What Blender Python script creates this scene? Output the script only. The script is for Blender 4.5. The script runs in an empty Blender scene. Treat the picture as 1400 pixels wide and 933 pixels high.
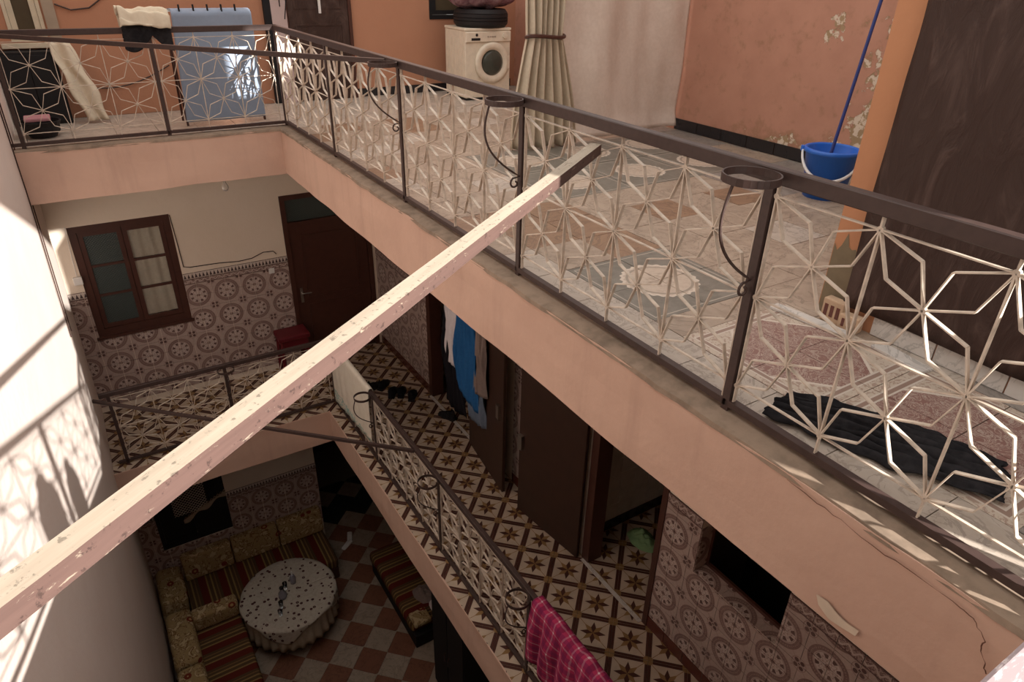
import bpy, bmesh, math, random
from mathutils import Vector, Matrix, noise as mnoise
random.seed(7)
SC = bpy.context.scene
COL = SC.collection
PI = math.pi

# ------------------------------------------------------------------ camera, sky, sun, exposure
cam_d = bpy.data.cameras.new('camera'); cam = bpy.data.objects.new('camera', cam_d); COL.objects.link(cam)
cam_d.sensor_width = 36.0; cam_d.lens = 933.99/1400*36.0; cam_d.clip_start = 0.02
YAW, PITCH, ROLL = 0.571, -0.5034, 0.0245
Fv = Vector((math.sin(YAW)*math.cos(PITCH), math.cos(YAW)*math.cos(PITCH), math.sin(PITCH)))
Rv = Vector((math.cos(YAW), -math.sin(YAW), 0)); Uv = Rv.cross(Fv)
R2 = math.cos(ROLL)*Rv + math.sin(ROLL)*Uv; U2 = -math.sin(ROLL)*Rv + math.cos(ROLL)*Uv
cam.matrix_world = Matrix(((R2.x, U2.x, -Fv.x, -2.0945), (R2.y, U2.y, -Fv.y, -8.0796), (R2.z, U2.z, -Fv.z, 1.592), (0, 0, 0, 1)))
SC.camera = cam

world = bpy.data.worlds.new('sky'); SC.world = world; world.use_nodes = True
bg = world.node_tree.nodes['Background']
bg.inputs['Color'].default_value = (1.0, 0.965, 0.92, 1); bg.inputs['Strength'].default_value = 1.0

SUN_DIR = Vector((-0.37, 1.0, -0.46)).normalized()
sun_d = bpy.data.lights.new('sun', 'SUN'); sun_d.energy = 9.0; sun_d.angle = math.radians(0.55); sun_d.color = (1.0, 0.95, 0.885)
sun = bpy.data.objects.new('sun', sun_d); COL.objects.link(sun)
sun.rotation_euler = SUN_DIR.to_track_quat('-Z', 'Y').to_euler(); sun.location = (3, -14, 9)

vs = SC.view_settings
vs.view_transform = 'Standard'; vs.look = 'None'; vs.gamma = 1.0; vs.use_curve_mapping = False
vs.exposure = 0.70

# ------------------------------------------------------------------ material helpers (node expressions)
class X:
    """a scalar socket with arithmetic"""
    def __init__(s, nt, sock): s.nt, s.k = nt, sock
    def _m(s, op, *a):
        n = s.nt.nodes.new('ShaderNodeMath'); n.operation = op
        for i, v in enumerate((s,)+a):
            if isinstance(v, X): s.nt.links.new(v.k, n.inputs[i])
            else: n.inputs[i].default_value = v
        return X(s.nt, n.outputs[0])
    def __add__(s, o): return s._m('ADD', o)
    def __radd__(s, o): return s._m('ADD', o)
    def __sub__(s, o): return s._m('SUBTRACT', o)
    def __rsub__(s, o): return s._m('MULTIPLY', -1.0)._m('ADD', o)
    def __mul__(s, o): return s._m('MULTIPLY', o)
    def __rmul__(s, o): return s._m('MULTIPLY', o)
    def __truediv__(s, o): return s._m('DIVIDE', o)
    def gt(s, o): return s._m('GREATER_THAN', o)
    def lt(s, o): return s._m('LESS_THAN', o)
    def mod(s, o): return s._m('FLOORED_MODULO', o)
    def abs(s): return s._m('ABSOLUTE')
    def sin(s): return s._m('SINE')
    def cos(s): return s._m('COSINE')
    def sqrt(s): return s._m('SQRT')
    def atan2(s, o): return s._m('ARCTAN2', o)
    def max(s, o): return s._m('MAXIMUM', o)
    def min(s, o): return s._m('MINIMUM', o)
    def band(s, lo, hi): return s.gt(lo)*s.lt(hi)
    def step(s, lo, hi):
        n = s.nt.nodes.new('ShaderNodeMapRange'); n.interpolation_type = 'SMOOTHSTEP'
        s.nt.links.new(s.k, n.inputs[0]); n.inputs[1].default_value = lo; n.inputs[2].default_value = hi
        return X(s.nt, n.outputs[0])

class M:
    """one material under construction"""
    def __init__(s, name, rough=0.7, spec=0.3, metal=0.0):
        s.m = bpy.data.materials.new(name); s.m.use_nodes = True; s.nt = s.m.node_tree
        s.b = s.nt.nodes['Principled BSDF']; s.tc = s.nt.nodes.new('ShaderNodeTexCoord')
        s.b.inputs['Roughness'].default_value = rough; s.b.inputs['Specular IOR Level'].default_value = spec
        s.b.inputs['Metallic'].default_value = metal
    def col(s, c):
        n = s.nt.nodes.new('ShaderNodeRGB'); n.outputs[0].default_value = (*c, 1); return n.outputs[0]
    def mix(s, f, a, b):
        n = s.nt.nodes.new('ShaderNodeMix'); n.data_type = 'RGBA'
        if isinstance(f, X): s.nt.links.new(f.k, n.inputs[0])
        else: n.inputs[0].default_value = f
        for i, c in ((6, a), (7, b)):
            if isinstance(c, tuple): n.inputs[i].default_value = (*c, 1)
            else: s.nt.links.new(c, n.inputs[i])
        return n.outputs[2]
    def vec(s, src='Object', scale=(1, 1, 1)):
        o = s.tc.outputs[src]
        if scale == (1, 1, 1): return o
        n = s.nt.nodes.new('ShaderNodeMapping'); n.inputs['Scale'].default_value = scale
        s.nt.links.new(o, n.inputs[0]); return n.outputs[0]
    def world(s, scale=(1, 1, 1)):
        g = s.nt.nodes.new('ShaderNodeNewGeometry')
        n = s.nt.nodes.new('ShaderNodeMapping'); n.inputs['Scale'].default_value = scale
        s.nt.links.new(g.outputs['Position'], n.inputs[0]); return n.outputs[0]
    def xyz(s, v):
        n = s.nt.nodes.new('ShaderNodeSeparateXYZ'); s.nt.links.new(v, n.inputs[0])
        return [X(s.nt, n.outputs[i]) for i in range(3)]
    def noise(s, v, sc=5, detail=4, rough=0.55, dist=0.0):
        n = s.nt.nodes.new('ShaderNodeTexNoise'); s.nt.links.new(v, n.inputs['Vector'])
        n.inputs['Scale'].default_value = sc; n.inputs['Detail'].default_value = detail
        n.inputs['Roughness'].default_value = rough; n.inputs['Distortion'].default_value = dist
        return X(s.nt, n.outputs['Fac'])
    def voro(s, v, sc=5, out='Distance'):
        n = s.nt.nodes.new('ShaderNodeTexVoronoi'); s.nt.links.new(v, n.inputs['Vector']); n.inputs['Scale'].default_value = sc
        return X(s.nt, n.outputs[out]) if out == 'Distance' else n.outputs[out]
    def rnd(s):
        n = s.nt.nodes.new('ShaderNodeObjectInfo'); return X(s.nt, n.outputs['Random'])
    def bump(s, h, strength=0.3, dist=0.01):
        n = s.nt.nodes.new('ShaderNodeBump'); n.inputs['Strength'].default_value = strength; n.inputs['Distance'].default_value = dist
        s.nt.links.new(h.k, n.inputs['Height']); s.nt.links.new(n.outputs[0], s.b.inputs['Normal'])
    def done(s, c):
        if isinstance(c, tuple): s.b.inputs['Base Color'].default_value = (*c, 1)
        else: s.nt.links.new(c, s.b.inputs['Base Color'])
        return s.m

def plain(name, c, rough=0.6, metal=0.0, var=0.12, sc=9, spec=0.3, dark=0.75):
    k = M(name, rough, spec, metal); v = k.world()
    n = k.noise(v, sc, 5)
    d = tuple(x*dark for x in c)
    return k.done(k.mix((n.step(0.35, 0.75))*(var*4 if var < 0.25 else 1.0), c, d))

def plaster(name, c, c2, sc=1.6, streak=True, rough=0.85):
    k = M(name, rough, 0.2); v = k.world(); vst = k.world((5, 5, 0.45))
    a = k.noise(v, sc, 6, 0.65).step(0.35, 0.7); s = k.noise(vst, 1.3, 4).step(0.5, 0.75); f = k.noise(v, 26, 5)
    base = k.mix(a*0.6, c, c2)
    if streak: base = k.mix(s*0.28, base, tuple(x*0.72 for x in c2))
    base = k.mix(f.step(0.6, 0.8)*0.16, base, tuple(min(1, x*1.25) for x in c))
    k.bump(k.noise(v, 14, 6), 0.25, 0.012)
    return k.done(base)

MAT = {}
MAT['pink'] = plaster('pink_plaster', (0.60, 0.405, 0.315), (0.51, 0.335, 0.26))
MAT['soffit'] = plaster('cream_plaster', (0.66, 0.55, 0.46), (0.6, 0.48, 0.4), streak=False)
MAT['leftwall'] = plaster('pale_pink_plaster', (0.74, 0.64, 0.58), (0.70, 0.585, 0.52), streak=False)
MAT['orange'] = plaster('orange_plaster', (0.45, 0.225, 0.138), (0.40, 0.195, 0.12), sc=1.1, streak=False)
MAT['orangepost'] = plaster('bright_orange_plaster', (0.49, 0.235, 0.125), (0.44, 0.205, 0.11), sc=1.1, streak=False)
MAT['cream'] = plaster('cream_wall_paint', (0.78, 0.68, 0.57), (0.73, 0.63, 0.51), streak=False)
MAT['ledge'] = plain('grey_brown_cement', (0.29, 0.215, 0.158), 0.9, dark=0.6, var=0.25)
MAT['nearledge'] = None
MAT['iron'] = plain('dark_brown_iron_paint', (0.060, 0.037, 0.032), 0.5, 0.0, var=0.2, sc=30, spec=0.3)
MAT['whiteiron'] = plain('cream_painted_iron', (0.62, 0.525, 0.43), 0.5, dark=0.62, var=0.2, sc=22)
MAT['wood'] = plain('dark_brown_painted_wood', (0.07, 0.026, 0.018), 0.42, var=0.15, sc=12, spec=0.4)
MAT['doorwood'] = plain('brown_painted_door', (0.042, 0.019, 0.012), 0.45, var=0.2, sc=6, spec=0.4)
MAT['black'] = plain('black_matt', (0.012, 0.011, 0.012), 0.7)
MAT['room_shade'] = plain('unlit_room_shade', (0.10, 0.085, 0.075), 0.9)  # shade of the unlit rooms put into the wall colour
MAT['metal'] = plain('brushed_metal', (0.5, 0.48, 0.45), 0.35, 1.0)
MAT['white'] = plain('white_enamel', (0.74, 0.66, 0.53), 0.35, spec=0.5, var=0.15, sc=14, dark=0.8)
MAT['skirt'] = plain('red_brown_skirting_tile', (0.12, 0.035, 0.025), 0.25, spec=0.5)
MAT['blacktile'] = plain('black_skirting_tile', (0.018, 0.016, 0.018), 0.25, spec=0.5)
MAT['grout'] = plain('cement_grout', (0.30, 0.24, 0.19), 0.95)
MAT['whitetile'] = plain('white_wall_tile', (0.62, 0.57, 0.50), 0.25, spec=0.5)
MAT['cream_t'] = plain('cream_cement_tile', (0.50, 0.395, 0.30), 0.5, var=0.2, sc=5)
MAT['brown_t'] = plain('brown_cement_tile', (0.070, 0.024, 0.016), 0.5, var=0.2, sc=8)
MAT['ochre_t'] = plain('ochre_cement_tile', (0.26, 0.15, 0.06), 0.5, var=0.2, sc=8)

def near_ledge():
    k = M('lilac_grey_worn_paint', 0.7); v = k.world((1, 3, 1))
    n = k.noise(v, 14, 8, 0.7, 1.5)
    return k.done(k.mix(n.step(0.5, 0.62), (0.33, 0.27, 0.28), (0.72, 0.66, 0.66)))
MAT['nearledge'] = near_ledge()

def medallion():
    """quarter of a medallion: centre at uv (0,0), small clover at uv (1,1)"""
    k = M('medallion_wall_tile', 0.32, 0.45)
    u, v, _ = k.xyz(k.vec('UV'))
    r = (u*u + v*v).sqrt(); th = v.atan2(u)
    wv = k.world(); grain = k.noise(wv, 60, 3).step(0.35, 0.7)
    light = k.mix(grain*0.5, (0.47, 0.37, 0.33), (0.38, 0.29, 0.26))
    brown = k.mix(grain*0.6, (0.20, 0.12, 0.105), (0.27, 0.18, 0.16))
    mid = (0.30, 0.20, 0.175)
    c = light
    lobes = (th*8.0).cos()
    white = k.mix(grain*0.4, (0.58, 0.49, 0.45), (0.47, 0.38, 0.345))
    c = k.mix(r.lt(0.60), c, white)
    ring = r.band(0.63, 0.86)*(1.0 - (k.noise(wv, 75, 3, 0.7) - 0.35)*0.9)
    c = k.mix(ring, c, (0.175, 0.10, 0.088))
    c = k.mix(r.band(0.72, 0.765)*(th*44.0).sin().gt(0.0)*0.55, c, light)
    spots = r.band(0.36, 0.545)*((r-0.36)*2.6 - lobes*0.9 - 0.42).gt(0.0)
    c = k.mix(spots, c, (0.105, 0.055, 0.048))
    petal = (r - (lobes*0.085 + 0.335)).abs().lt(0.022)
    c = k.mix(petal*0.8, c, mid)
    c = k.mix((r - (lobes*-0.05 + 0.215)).abs().lt(0.018)*0.8, c, mid)
    c = k.mix(r.band(0.565, 0.59), c, mid)
    c = k.mix(r.lt(0.13)*r.gt(0.05), c, mid)
    c = k.mix(r.lt(0.05), c, (0.13, 0.07, 0.06))
    a = (u-1.0); b = (v-1.0)
    ax = a.abs() - 0.13; bx = b.abs() - 0.13
    dots = (ax*ax+bx*bx).sqrt().lt(0.098)
    c = k.mix(dots, c, (0.10, 0.05, 0.045))
    rr = (a*a+b*b).sqrt()
    c = k.mix(rr.band(0.30, 0.33)*r.gt(0.87), c, mid); c = k.mix(rr.lt(0.045), c, (0.105, 0.055, 0.048)); c = k.mix(((u-v).abs().lt(0.02)).max((u+v-1.0).abs().lt(0.0))*r.gt(0.87)*rr.gt(0.33)*0.7, c, mid)
    c = k.mix(k.rnd()*0.22, c, (0.33, 0.24, 0.21))
    return k.done(c)
MAT['medal'] = medallion()

def border_tri():
    k = M('triangle_border_tile', 0.35, 0.45)
    u, v, _ = k.xyz(k.vec('UV'))
    t = (u*4.0).mod(1.0); tri = ((t-0.5).abs()*2.0 + v*1.1).lt(0.92)*v.gt(0.12)
    c = k.mix(tri, (0.58, 0.50, 0.45), (0.06, 0.035, 0.035))
    c = k.mix(v.gt(0.94).max(v.lt(0.05)), c, (0.10, 0.055, 0.05))
    return k.done(c)
def border_orn():
    k = M('scroll_border_tile', 0.35, 0.45)
    u, v, _ = k.xyz(k.vec('UV'))
    w = k.world(); n = k.noise(w, 55, 2, 0.5, 1.2)
    q = ((u*12.566).sin()*0.22 + 0.5 - v).abs().lt(0.09)
    c = k.mix(n.gt(0.52), (0.36, 0.27, 0.24), (0.14, 0.075, 0.065))
    c = k.mix(q, c, (0.50, 0.41, 0.37))
    c = k.mix(v.gt(0.9).max(v.lt(0.1)), c, (0.12, 0.065, 0.06))
    return k.done(c)
MAT['tri'] = border_tri(); MAT['orn'] = border_orn()

def stone(name, a, b, c3, rough=0.45):
    k = M(name, rough, 0.4); v = k.world()
    n = k.noise(v, 5, 7, 0.65, 1.2); f = k.noise(v, 22, 5, 0.6, 0.6)
    ve = (k.noise(v, 3.2, 6, 0.6, 2.0) - 0.5).abs().lt(0.018)
    c = k.mix(n.step(0.35, 0.7), a, b); c = k.mix(f.step(0.55, 0.8)*0.5, c, c3)
    c = k.mix(ve*0.55, c, tuple(x*0.55 for x in b))
    c = k.mix(k.rnd()*0.3, c, b)
    return k.done(c)
MAT['t_beige'] = stone('beige_floor_tile', (0.40, 0.315, 0.245), (0.30, 0.23, 0.175), (0.52, 0.44, 0.365))
MAT['t_brown'] = stone('tan_floor_tile', (0.28, 0.175, 0.11), (0.23, 0.14, 0.09), (0.36, 0.26, 0.18))
MAT['t_grey'] = stone('grey_floor_tile', (0.29, 0.255, 0.225), (0.225, 0.195, 0.172), (0.38, 0.34, 0.30))
MAT['t_white'] = stone('pale_floor_tile', (0.47, 0.405, 0.345), (0.38, 0.32, 0.265), (0.56, 0.50, 0.44))
MAT['t_clay'] = stone('clay_red_floor_tile', (0.20, 0.085, 0.05), (0.17, 0.07, 0.042), (0.25, 0.12, 0.075))
MAT['t_buff'] = stone('buff_floor_tile', (0.34, 0.27, 0.21), (0.29, 0.225, 0.17), (0.38, 0.31, 0.25))
MAT['t_green'] = stone('dark_green_floor_tile', (0.03, 0.032, 0.028), (0.02, 0.022, 0.02), (0.25, 0.25, 0.22))

def wreath():
    k = M('wreath_floor_tile', 0.42, 0.4); u, v, _ = k.xyz(k.vec('UV'))
    a = u-0.5; b = v-0.5; r = (a*a+b*b).sqrt(); th = b.atan2(a)
    w = k.world(); n = k.noise(w, 7, 7, 0.7, 1.0).step(0.35, 0.7); f = k.noise(w, 40, 4).step(0.4, 0.7)
    bgc = k.mix(n, (0.155, 0.14, 0.115), (0.215, 0.195, 0.165))
    inn = k.mix(f*0.6, (0.50, 0.41, 0.33), (0.40, 0.31, 0.245))
    wob = (th*26.0).sin()*0.008
    c = k.mix((r+wob).lt(0.29), bgc, inn)
    c = k.mix((r+wob).band(0.27, 0.295), c, (0.58, 0.50, 0.42))
    c = k.mix(r.band(0.235, 0.255), c, (0.30, 0.25, 0.20))
    c = k.mix(r.lt(0.13)*f*0.7, c, (0.33, 0.26, 0.20))
    e = a.abs().max(b.abs())
    c = k.mix(e.band(0.455, 0.465), c, (0.42, 0.37, 0.31))
    return k.done(c)
MAT['t_wreath'] = wreath()
def rugtile():
    k = M('carpet_pattern_floor_tile', 0.4, 0.4); u, v, _ = k.xyz(k.vec('UV'))
    a = (u-0.5).abs(); b = (v-0.5).abs(); w = k.world()
    n = k.noise(w, 12, 5, 0.6, 3.0); cur = (n-0.5).abs().lt(0.03).max((n-0.62).abs().lt(0.02))
    red = k.mix(cur*0.8, (0.235, 0.125, 0.105), (0.45, 0.36, 0.30))
    cream = k.mix(k.noise(w, 30, 5, 0.6, 1.5).gt(0.53)*0.8, (0.50, 0.42, 0.34), (0.31, 0.21, 0.165))
    d = a + b*0.9; e = a.max(b)
    c = k.mix(d.lt(0.50)*e.lt(0.40), cream, red)
    c = k.mix(d.band(0.50, 0.525)*e.lt(0.4), c, (0.6, 0.52, 0.44))
    c = k.mix(e.band(0.40, 0.412).max(e.band(0.44, 0.452)), c, (0.56, 0.49, 0.42))
    c = k.mix(e.band(0.412, 0.44), c, (0.28, 0.19, 0.15))
    return k.done(c)
MAT['t_rug'] = rugtile()

def peel_wall():
    """orange wall whose lower near corner has flaked paint (damage fixed to the wall)"""
    k = M('flaking_orange_plaster', 0.85, 0.2); v = k.world(); x, y, z = k.xyz(v)
    n = k.noise(v, 3.0, 6, 0.6); n2 = k.noise(v, 7.5, 7, 0.65); n3 = k.noise(v, 16, 5)
    base = k.mix(n.step(0.3, 0.7)*0.7, (0.50, 0.265, 0.188), (0.43, 0.22, 0.155))
    mask = (y*-1.0 - 3.9).step(0.0, 0.9)*(1.0 - z.step(0.1, 1.35)*0.55)
    low = (1.0 - z.step(0.02, 0.32))*(y*-1.0-2.6).step(0.0, 1.0)
    spot = (((y+3.93)*(y+3.93)*6.0 + (z-1.12)*(z-1.12)*2.2).sqrt()*-1.0 + 0.30).step(-0.1, 0.14)
    p = (n2 + mask*0.52 + low*0.27 + spot*0.24).step(0.735, 0.765)
    stain = (n2 + low*0.26 + mask*0.12).step(0.52, 0.72)
    c = k.mix(stain*0.55, base, (0.30, 0.17, 0.10))
    flake = k.mix(n3.step(0.47, 0.53), (0.36, 0.255, 0.15), (0.66, 0.55, 0.44))
    c = k.mix(p, c, flake)
    k.bump(p*-1.0+n3*0.2, 0.5, 0.01)
    return k.done(c)
MAT['peel'] = peel_wall()

def beam_mat(name, a, b, w):
    k = M(name, 0.75, 0.25); v = k.vec('Object', (0.35, 6, 6))
    n = k.noise(v, 6, 6, 0.7); s = k.noise(k.vec('Object', (3, 12, 12)), 5, 7, 0.75, 0.8)
    c = k.mix(n.step(0.35, 0.7), a, b); c = k.mix(s.step(0.60, 0.66), c, w)
    sp = k.noise(k.vec('Object', (1, 1, 1)), 55, 4, 0.6)
    c = k.mix(sp.step(0.60, 0.68)*0.8, c, tuple(x*0.45 for x in b))
    return k.done(c)
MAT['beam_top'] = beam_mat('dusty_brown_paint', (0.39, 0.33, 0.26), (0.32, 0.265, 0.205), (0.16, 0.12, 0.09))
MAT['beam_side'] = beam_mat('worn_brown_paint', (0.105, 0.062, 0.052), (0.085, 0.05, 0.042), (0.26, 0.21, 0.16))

def fabric(name, c, c2=None, sc=30, rough=0.95, amt=0.5):
    k = M(name, rough, 0.1); v = k.world(); n = k.noise(v, sc, 4); m = k.noise(v, 3.5, 4)
    c2 = c2 or tuple(x*0.7 for x in c)
    return k.done(k.mix((n*0.5+m*0.5).step(0.35, 0.65)*amt, c, c2))
MAT['blue_sheet'] = fabric('pale_blue_cotton', (0.25, 0.30, 0.385), (0.22, 0.265, 0.34))
MAT['sheet'] = fabric('grey_beige_sheet', (0.70, 0.61, 0.54), (0.56, 0.47, 0.40))
MAT['curtain'] = fabric('cream_curtain_cloth', (0.56, 0.485, 0.375), (0.43, 0.36, 0.265))
MAT['towel'] = fabric('white_towelling', (0.72, 0.66, 0.56), (0.62, 0.55, 0.45))
MAT['whiteshirt'] = fabric('white_shirt_cotton', (0.75, 0.70, 0.72), (0.62, 0.56, 0.58))
MAT['royal'] = fabric('royal_blue_jersey', (0.025, 0.12, 0.31), (0.018, 0.085, 0.23))
MAT['greycloth'] = fabric('grey_taupe_cloth', (0.26, 0.20, 0.18))
MAT['navy'] = fabric('dark_navy_cloth', (0.014, 0.013, 0.017))
MAT['steelblue'] = fabric('steel_blue_denim', (0.16, 0.20, 0.27))
MAT['blackcloth'] = fabric('black_ribbed_cloth', (0.012, 0.0115, 0.013), (0.03, 0.028, 0.03), amt=0.9)
MAT['beigecloth'] = fabric('beige_knit', (0.68, 0.60, 0.47), (0.56, 0.48, 0.36))
MAT['green'] = fabric('pale_green_plastic', (0.27, 0.43, 0.22), (0.20, 0.34, 0.16))
MAT['purple'] = fabric('plum_patterned_blanket', (0.18, 0.08, 0.11), (0.40, 0.28, 0.30), sc=26, amt=0.8)
MAT['red'] = plain('dark_red_plastic', (0.125, 0.012, 0.018), 0.4)
MAT['bluep'] = plain('bright_blue_plastic', (0.02, 0.14, 0.60), 0.35, spec=0.5, var=0.08)
MAT['whitep'] = plain('white_plastic', (0.72, 0.70, 0.68), 0.4, var=0.05)
MAT['teal'] = plain('dark_teal_plastic', (0.02, 0.05, 0.06), 0.45)
MAT['rubber'] = plain('black_rubber', (0.016, 0.014, 0.015), 0.6)
MAT['marble'] = stone('white_marble_strip', (0.60, 0.56, 0.52), (0.52, 0.48, 0.44), (0.66, 0.62, 0.58))
MAT['card'] = plain('buff_clay_block', (0.52, 0.36, 0.24), 0.85, var=0.2, sc=16)
MAT['pinkp'] = plain('pink_plastic', (0.50, 0.24, 0.27), 0.5)
MAT['wire'] = plain('dark_cable', (0.045, 0.025, 0.02), 0.5)
MAT['greenpatch'] = plain('old_olive_paint', (0.215, 0.165, 0.105), 0.85, var=0.2)

def tarp():
    k = M('brown_plastic_sheet', 0.5, 0.3); v = k.world((1, 1, 0.25)); n = k.noise(v, 5, 5, 0.6, 0.8)
    v2 = k.world((1, 2.2, 0.6)); m = k.noise(v2, 4, 5, 0.6, 1.5)
    k.bump(n*0.6+m, 0.55, 0.035)
    return k.done(k.mix(m.step(0.45, 0.75), (0.042, 0.022, 0.017), (0.085, 0.052, 0.043)))
MAT['tarp'] = tarp()
def check_cloth():
    k = M('magenta_checked_cotton', 0.9, 0.1); u, v, _ = k.xyz(k.vec('UV'))
    def st(t):
        q = t.mod(1.0); return q.lt(0.36), q.band(0.64, 0.76)
    w_ = k.noise(k.world(), 6, 3); a, a2 = st(u*11.0+w_*0.5); b, b2 = st(v*13.0+w_*0.5)
    c = k.mix(a*0.55, (0.40, 0.035, 0.10), (0.12, 0.012, 0.05)); c = k.mix(b*0.5, c, (0.14, 0.02, 0.08))
    c = k.mix(a2*0.3, c, (0.60, 0.36, 0.44)); c = k.mix(b2*0.3, c, (0.60, 0.36, 0.44)); c = k.mix(a2*b2*0.7, c, (0.75, 0.62, 0.66))
    return k.done(c)
MAT['check'] = check_cloth()
def stripes(axis):
    k = M('striped_sofa_cloth_'+'xyz'[axis], 0.9, 0.1); q = k.xyz(k.world())[axis]
    t = (q*(1/0.30)).mod(1.0)
    c = k.mix(t.lt(0.36), (0.10, 0.058, 0.028), (0.125, 0.018, 0.012))
    c = k.mix(t.band(0.36, 0.44), c, (0.30, 0.19, 0.07)); c = k.mix(t.band(0.60, 0.68), c, (0.32, 0.20, 0.075))
    c = k.mix(t.band(0.80, 0.86), c, (0.22, 0.12, 0.05))
    return k.done(k.mix(k.noise(k.world(), 40, 3)*0.35, c, (0.05, 0.025, 0.015)))
MAT['stripe_x'] = stripes(0); MAT['stripe_y'] = stripes(1)
def floral():
    k = M('gold_floral_upholstery', 0.9, 0.1); v = k.world()
    n = k.noise(v, 5.5, 5, 0.6, 2.0); d = k.voro(v, 3.6)
    c = k.mix(n.step(0.40, 0.62), (0.32, 0.22, 0.10), (0.50, 0.38, 0.22)); c = k.mix((n-0.52).abs().lt(0.025), c, (0.17, 0.09, 0.035))
    c = k.mix(d.lt(0.19), c, (0.17, 0.035, 0.02)); c = k.mix(d.lt(0.09), c, (0.45, 0.28, 0.12))
    return k.done(c)
MAT['floral'] = floral()
def tcloth():
    k = M('white_tablecloth_with_small_flowers', 0.9, 0.1); v = k.world(); d = k.voro(v, 11.5); n = k.noise(v, 24, 4)
    c = k.mix(n.step(0.45, 0.65)*0.4, (0.46, 0.41, 0.34), (0.32, 0.27, 0.22))
    c = k.mix(d.lt(0.27), c, (0.07, 0.03, 0.03)); c = k.mix(d.lt(0.07), c, (0.5, 0.4, 0.3))
    return k.done(c)
MAT['tcloth'] = tcloth(); MAT['tskirt'] = fabric('beige_pleated_cloth', (0.40, 0.33, 0.25), (0.30, 0.24, 0.17))
def glass(name, c, rough=0.05, trans=1.0):
    k = M(name, rough, 0.5); k.b.inputs['Transmission Weight'].default_value = trans; k.b.inputs['IOR'].default_value = 1.45
    return k.done(c)
MAT['glass'] = glass('clear_glass', (0.92, 0.95, 0.95)); MAT['smoke'] = glass('smoky_violet_glass', (0.42, 0.40, 0.46), 0.1, 0.6); MAT['frost'] = glass('frosted_bulb_glass', (0.85, 0.80, 0.74), 0.35, 0.55); MAT['darkglass'] = glass('dark_door_glass', (0.10, 0.11, 0.09), 0.08, 0.5)
def thin_pane():
    k = M('thin_window_pane', 0.05, 0.5); nt = k.nt
    tr = nt.nodes.new('ShaderNodeBsdfTransparent'); gl = nt.nodes.new('ShaderNodeBsdfGlossy'); gl.inputs['Roughness'].default_value = 0.05
    tr.inputs['Color'].default_value = (0.94, 0.94, 0.92, 1); fr_ = nt.nodes.new('ShaderNodeFresnel'); mx = nt.nodes.new('ShaderNodeMixShader')
    nt.links.new(fr_.outputs[0], mx.inputs[0]); nt.links.new(tr.outputs[0], mx.inputs[1]); nt.links.new(gl.outputs[0], mx.inputs[2])
    nt.links.new(mx.outputs[0], nt.nodes['Material Output'].inputs['Surface'])
    return k.m
MAT['pane'] = thin_pane()
def pane_tex():
    k = M('patterned_pane', 0.25, 0.5); v = k.world((1, 1, 1)); x, y, z = k.xyz(v)
    g = (x*190.0).sin()*(z*190.0).sin(); k.bump(g, 0.25, 0.004)
    return k.done((0.05, 0.065, 0.062))
MAT['pane_tex'] = pane_tex()
MAT['net'] = fabric('net_curtain_cloth', (0.80, 0.74, 0.66), (0.62, 0.56, 0.48))
MAT['olive'] = plain('olive_window_board', (0.075, 0.055, 0.03), 0.6)
MAT['creamwood'] = plain('cream_painted_timber', (0.60, 0.53, 0.40), 0.6)
MAT['paleterr'] = plaster('sunlit_pale_plaster', (0.55, 0.43, 0.41), (0.48, 0.37, 0.35))  # pale wall strip, sunlight on it put into the colour

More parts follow.
